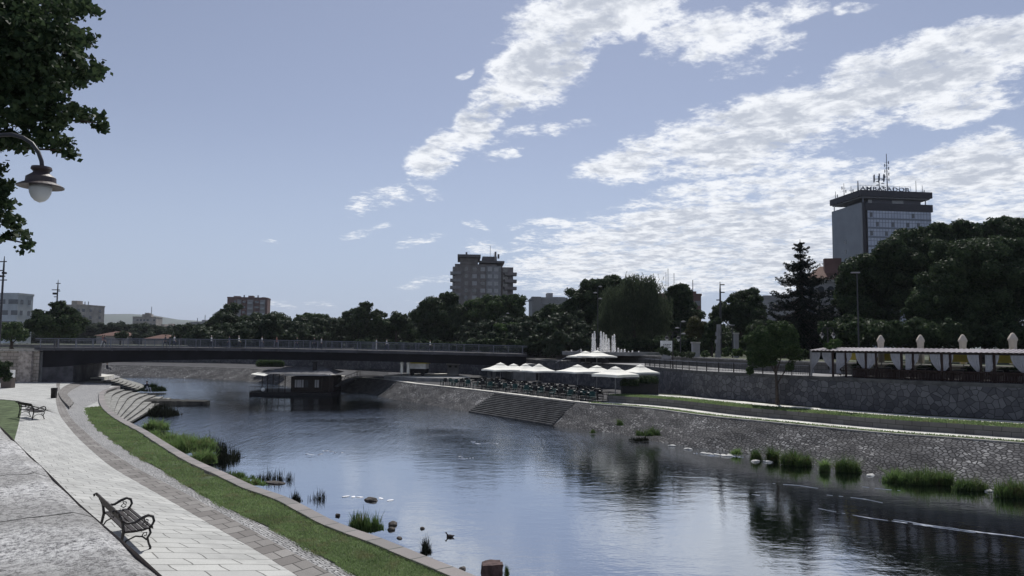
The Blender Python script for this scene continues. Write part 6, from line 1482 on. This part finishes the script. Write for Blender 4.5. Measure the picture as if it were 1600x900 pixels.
# gangway from houseboat to bank
ga_, gb_ = PD(521, 603, D), P(556, 589, SLZ); o = MB(); dd_ = (gb_-ga_); sd_ = Vector((-dd_.y, dd_.x, 0)).normalized()*.6
o.mesh([ga_-sd_, ga_+sd_, gb_+sd_, gb_-sd_]+[p-Vector((0, 0, .12)) for p in (ga_-sd_, ga_+sd_, gb_+sd_, gb_-sd_)], [(0, 1, 2, 3), (7, 6, 5, 4), (0, 4, 5, 1), (2, 6, 7, 3)]); o.tube([ga_-sd_+Vector((0, 0, .9)), gb_-sd_+Vector((0, 0, .9))], .04, 4)
for f in np.linspace(0, 1, 8): p = (ga_-sd_).lerp(gb_-sd_, f); o.tube([p, p+Vector((0, 0, .9))], .025, 4)
tag(o.build('gangway', M['darkstep']), 'narrow gangway with handrail from the houseboat to the right bank', 'gangway')
# ------------------------------------------------------------------ pergola
pg0, pg1 = at(1263, WO+.8, WZ), at(1599, WO+.8, WZ)
LF = off(WO+.75, 0)[max(0, pg1-14):pg0+1][::-1]; LBk = [Vector((p.x+n.x*4.0, p.y+n.y*4.0, 0)) for p, n in list(zip(off(WO+.75, 0), WPN))[max(0, pg1-14):pg0+1][::-1]]
LF = resample(LF, 120); LBk = resample(LBk, 120)
ze = 6.47; zr = 6.70
pr = thing('pergola', 'long white tiled restaurant pergola with white curtains along the retaining wall', 'pergola', LF[60])
tilem, q, b, out = newmat('pergola_tiles'); tt = q.n('ShaderNodeTexCoord'); sp = q.n('ShaderNodeSeparateXYZ'); q.l(tt.outputs['UV'], sp.inputs[0])
wv = q.m('FRACT', q.m('DIVIDE', sp.outputs[0], .30)); wv = q.m('ABSOLUTE', q.m('SUBTRACT', wv, .5)); cc_ = q.mix(q.ramp(wv, (.12, .38, 0, 1)), (.34, .32, .33), (.13, .11, .12))
nz = q.noise(tt.outputs['UV'], 3, 3); cc_ = q.mix(q.ramp(nz.outputs['Fac'], (.4, .7, 0, .5)), cc_, (.16, .14, .14)); q.l(cc_, b.inputs['Base Color'])
mid_ = [a.lerp(b_, .5) for a, b_ in zip(LF, LBk)]
mb = MB(); fr_ = [Vector((p.x, p.y, ze+.05)) for p in LF]; ov = [p-(q_-p)*.10 for p, q_ in zip(LF, LBk)]; ov = [Vector((p.x, p.y, ze)) for p in ov]
# corrugated tile sheet: real ribs
ns = int(sum((a-b_).length for a, b_ in zip(LF, LF[1:]))/.15); oo, mm = resample(ov, ns), resample([Vector((p.x, p.y, zr)) for p in mid_], ns)
for k in range(ns): oo[k] = oo[k]+Vector((0, 0, .045*(k % 2))); mm[k] = mm[k]+Vector((0, 0, .045*(k % 2)))
mb.loft(oo[::-1], mm[::-1]); rb_ = resample([Vector((p.x, p.y, ze)) for p in LBk], ns); mb.loft(mm[::-1], rb_[::-1]); mb.build('tiled_roof', tilem, pr)
mb = MB(); 
for L_ in (LF, LBk): MB().loft([Vector((p.x, p.y, ze-.14)) for p in L_], [Vector((p.x, p.y, ze+.02)) for p in L_]).build('beam', M['wood'], pr)
def pgat(px, back=False):
    L = LBk if back else LF; return min(L, key=lambda p: abs(proj((p.x, p.y, 5.5))[0]-px))
dark_post = mat('dark_post', (.030, .018, .016), .6, .2, 4)
for px in (1266, 1302, 1321, 1352, 1372, 1411, 1427, 1471, 1487, 1535, 1552, 1604, 1625):
    p = pgat(px); MB().box((p.x, p.y, (WZ+ze)/2), (.12, .12, ze-WZ)).build('post', dark_post if px > 1270 else M['greywall'], pr)
for px in (1285, 1340, 1400, 1455, 1515, 1590):
    p = pgat(px, True); MB().box((p.x, p.y, (WZ+ze)/2), (.12, .12, ze-WZ)).build('post', dark_post, pr)
def curtain(px, wpx, side):
    """tied curtain: full width at the top, gathered to one post at two thirds"""
    p = pgat(px); s = p.y/F; i = LF.index(p); tdir = (LF[min(i+1, 119)]-LF[max(0, i-1)]).normalized()
    if tdir.x < 0: tdir = -tdir
    wd_ = wpx*s/abs(tdir.x); H_ = ze-.14-(WZ+.25); rows_ = []
    for z_, k in ((0, 1.0), (.15, .98), (.35, .85), (.5, .66), (.65, .42), (.74, .26), (.80, .20), (.88, .28), (1.0, .34)):
        rows_.append([p+tdir*(side*wd_*k*f)+Vector((0, .03*math.sin(f*26), ze-.14-H_*z_)) for f in np.linspace(.02, 1, 15)])
    mb = MB()
    for a_, b2 in zip(rows_, rows_[1:]):
        for f in range(14): mb.face([Vector((a_[f].x, a_[f].y, a_[f].z)), Vector((a_[f+1].x, a_[f+1].y, a_[f+1].z)), Vector((b2[f+1].x, b2[f+1].y, b2[f+1].z)), Vector((b2[f].x, b2[f].y, b2[f].z))])
    return mb.build('curtain', M['curtain'], pr, smooth=True)
for px, w_, sd_ in [(1267, 10, 1), (1301, 11, -1), (1304, 16, 1), (1351, 10, -1), (1354, 12, 1), (1409, 11, -1), (1412, 14, 1), (1470, 13, -1), (1473, 13, 1), (1534, 14, -1), (1538, 15, 1), (1603, 16, -1)]: curtain(px, w_, sd_)
# yellow valance at the back
for x0_, x1_ in ((1312, 1348), (1360, 1406), (1452, 1468), (1486, 1530), (1552, 1600)):
    a_, b2 = pgat(x0_, True), pgat(x1_, True); mb = MB(); mb.loft([Vector((p.x, p.y, ze-.68)) for p in (a_, b2)], [Vector((p.x, p.y, ze-.15)) for p in (a_, b2)]); mb.build('valance', M['yellow'], pr)
# fence of the pergola and its tables
pf = thing('pergola_fence', 'dark wooden balustrade along the front of the pergola', 'fence', LF[60]); LFf = resample([p for p in LF if 1330 < proj((p.x, p.y, 5))[0] < 1700], 150)
mb = MB()
for p in LFf: mb.box((p.x, p.y-.12, WZ+.32), (.05, .05, .62))
mb.build('balusters', dark_post, pf); MB().tube([Vector((p.x, p.y-.12, WZ+.64)) for p in LFf], .045, 5).build('top_rail', dark_post, pf); MB().tube([Vector((p.x, p.y-.12, WZ+.1)) for p in LFf], .035, 5).build('bottom_rail', dark_post, pf)
for i, px in enumerate((1332, 1362, 1392, 1422, 1448, 1478, 1508, 1540, 1570, 1598)):
    p = pgat(px).lerp(pgat(px, True), .45); c = Vector((p.x, p.y, WZ+.001))
    put('T', c, .4, 'small square table under the tiled pergola', 'table', 'tables under the pergola')
    for sg_ in (-1, 1): put('A', c+Vector((sg_*.75, 0, 0)), sg_*math.pi/2*-1, 'black chair under the tiled pergola', 'chair', 'chairs under the pergola')
for i, (px, w_) in enumerate([(1338, 11), (1395, 12), (1440, 10), (1455, 10), (1510, 12), (1565, 12), (1590, 10)]):
    p = pgat(px, True); D_ = p.y; lab = ['leftmost of the planter hedges behind the pergola tables', 'planter hedge left of the second closed parasol', 'low planter hedge right of the second closed parasol', 'planter hedge before the third closed parasol', 'planter hedge right of the third closed parasol', 'planter hedge left of the rightmost closed parasol', 'planter hedge under the rightmost closed parasol'][i]
    t = thing('planter_hedge', lab, 'hedge', (p.x, D_-.5, WZ), group='planter hedges of the pergola'); MB().box((p.x, D_-.5, WZ+.2), (w_*2*D_/F, .5, .4)).build('planter_box', M['greywall'], t)
    Cc = np.array([[p.x+k*w_*D_/F*.8, D_-.5, WZ+.62] for k in (-1, -.5, 0, .5, 1)]); V, ex = leaves_on(Cc, np.full((5, 3), .30), .08, 1.3, .7); quads_obj('foliage', V, M['leaf_mid'], t, ex)
# ------------------------------------------------------------------ fountain and monuments
D = 98; cf = PD(955, 552, D); s = D/F
water_w, q, b, out = newmat('fountain_spray'); b.inputs['Base Color'].default_value = (.95, .95, .95, 1); b.inputs['Roughness'].default_value = .4; trb = q.n('ShaderNodeBsdfTranslucent'); trb.inputs[0].default_value = (.97, .97, .97, 1); mx = q.n('ShaderNodeMixShader'); mx.inputs[0].default_value = .7; q.l(b.outputs[0], mx.inputs[1]); q.l(trb.outputs[0], mx.inputs[2]); q.l(mx.outputs[0], out.inputs[0])
t = thing('fountain', 'fountain with tall white water jets in front of the willow', 'fountain', (cf.x, D, WZ2))
MB().lathe((cf.x, D, WZ2), [(6.5, 0), (6.5, .45), (6.1, .45), (6.1, .2), (.1, .2)], 40).build('basin', M['concrete'], t)
for (px, yt, w_) in [(926, 523, 2.2), (929, 519, 2.6), (939, 519, 2.8), (943, 521, 2.8), (947, 524, 3), (951, 530, 2.8), (957, 526, 1.6), (960, 524, 2.6), (934, 545, 1.6), (966, 545, 2), (971, 547, 2), (976, 547, 2), (982, 550, 1.2), (988, 549, 1.2), (998, 550, 1.0), (908, 547, 1.0), (893, 548, 1.0)]:
    a = PD(px, yt, D+rnd.uniform(-1, 1)); H_ = a.z-WZ2; n = int(90+H_*230); f = rng.random(n)**.8; r_ = w_*s*.95*(.14+.86*(1-f)**.6)*np.sqrt(rng.random(n)); q_ = rng.uniform(0, 6.283, n)
    p = np.stack([a.x+r_*np.cos(q_), a.y+r_*np.sin(q_), WZ2+.1+f*H_], 1); aa = np.zeros((n, 3)); aa[:, 2] = rng.uniform(.06, .20, n); bb_ = np.stack([np.cos(q_), np.sin(q_)*.3, np.zeros(n)], 1)*rng.uniform(.03, .08, n)[:, None]
    nrm_ = rdir(n); nrm_[:, 2] = abs(nrm_[:, 2])+.5; nrm_ /= np.linalg.norm(nrm_, axis=1, keepdims=True)
    quads_obj('water_jet', leaf_quads(p, nrm_, rng.uniform(.08, .21, n), .6), water_w, t)
D = 112; t = thing('stone_monument', 'pale stone portal monument left of the fountain', 'monument', (PD(895, 550, D).x, D, WZ2)); s = D/F; Hm = PD(890, 527, D).z-WZ2
for q_ in (-9, 7): MB().box((q_*s, 0, Hm/2), (3.4*s, 1.2, Hm)).build('pillar', M['greywall'], t, local=True)
MB().box((-1*s, .3, Hm*.80), (14*s, .8, Hm*.36)).build('lintel', M['greywall'], t, local=True)
D = 84; t = thing('info_board', 'white display board with a few dark words beside the double lamp', 'sign', (PD(1041, 545, D).x, D, WZ2)); s = D/F
MB().box((0, 0, 1.25), (18*s, .2, 17*s)).build('board', M['white'], t, local=True); MB().box((0, 0, .3), (14*s, .3, .9)).build('board_base', M['greywall'], t, local=True)
mb = MB()
for r_ in range(3):
    x = -5*s
    while x < 4.5*s: w_ = rnd.uniform(.08, .22); mb.box((x+w_/2, -.11, 1.45-r_*.17), (w_, .02, .07)); x += w_+.06
mb.build('printing', M['black'], t, local=True)
D = 82; c = PD(1087, 547, D); t = thing('stone_kiosk', 'small grey stone pier with a flat cap behind the clipped bushes', 'pier', (c.x, D, WZ2)); MB().box((0, 0, .8), (11*D/F, .7, 1.6)).build('shaft', M['greywall'], t, local=True); MB().box((0, 0, 1.68), (13*D/F, .9, .16)).build('cap', M['coping'], t, local=True)
D = 80; a = PD(1122, 507, D); t = thing('stone_pillar', 'tall rough stone pillar sculpture on the park edge', 'sculpture', (a.x, D, WZ2)); mb = MB(); n_ = 9; Hs = a.z-WZ2
for i in range(n_):
    z = Hs*(i+.5)/n_; mb.box((rnd.uniform(-.06, .06), rnd.uniform(-.05, .05), z), (6.4*D/F*(1-.25*i/n_)*rnd.uniform(.85, 1.1), .6, Hs/n_*1.02), rnd.uniform(-.3, .3))
mb.build('pillar_stone', M['tower_wall2'], t, local=True)
D = 86; a = PD(1150, 522, D); t = thing('gate_pier', 'pale smooth pier right of the rough stone pillar', 'pier', (a.x, D, WZ2)); MB().box((0, 0, (a.z-WZ2)/2), (6*D/F, .6, a.z-WZ2)).build('shaft', M['greywall'], t, local=True); MB().box((0, 0, a.z-WZ2+.08), (7.5*D/F, .75, .16)).build('cap', M['coping'], t, local=True)
# stair from the terrace to the walk with pale handrail
a_, b_ = P(868, 569, 3.6), P(905, 547, WZ2); a_ = PD(868, 567, 96); b_ = PD(906, 546.5, 96); t = thing('stair_rail', 'pale sloping handrail of the stairs behind the cafe parasols', 'railing', (a_.x, 96, a_.z-1)); MB().tube([a_, b_], .07, 5).build('handrail', M['greywall'], t)
for f in np.linspace(0, 1, 7): p = a_.lerp(b_, f); MB().tube([p, p-Vector((0, 0, .95))], .03, 4).build('baluster', M['iron'], t)
# sponsor: dark booth below the upper parasols
c = PD(928, 565, 91); t = thing('drinks_booth', 'dark booth with a serving hatch under the two upper parasols', 'booth', (c.x, 91, WZ)); MB().box((0, 0, .55), (48*84/F, 1.6, 1.1)).build('counter', M['black'], t, local=True)
MB().box((0, .5, .5), (3.6, .5, .95)).build('shelf_unit', M['brownwall'], t, local=True)
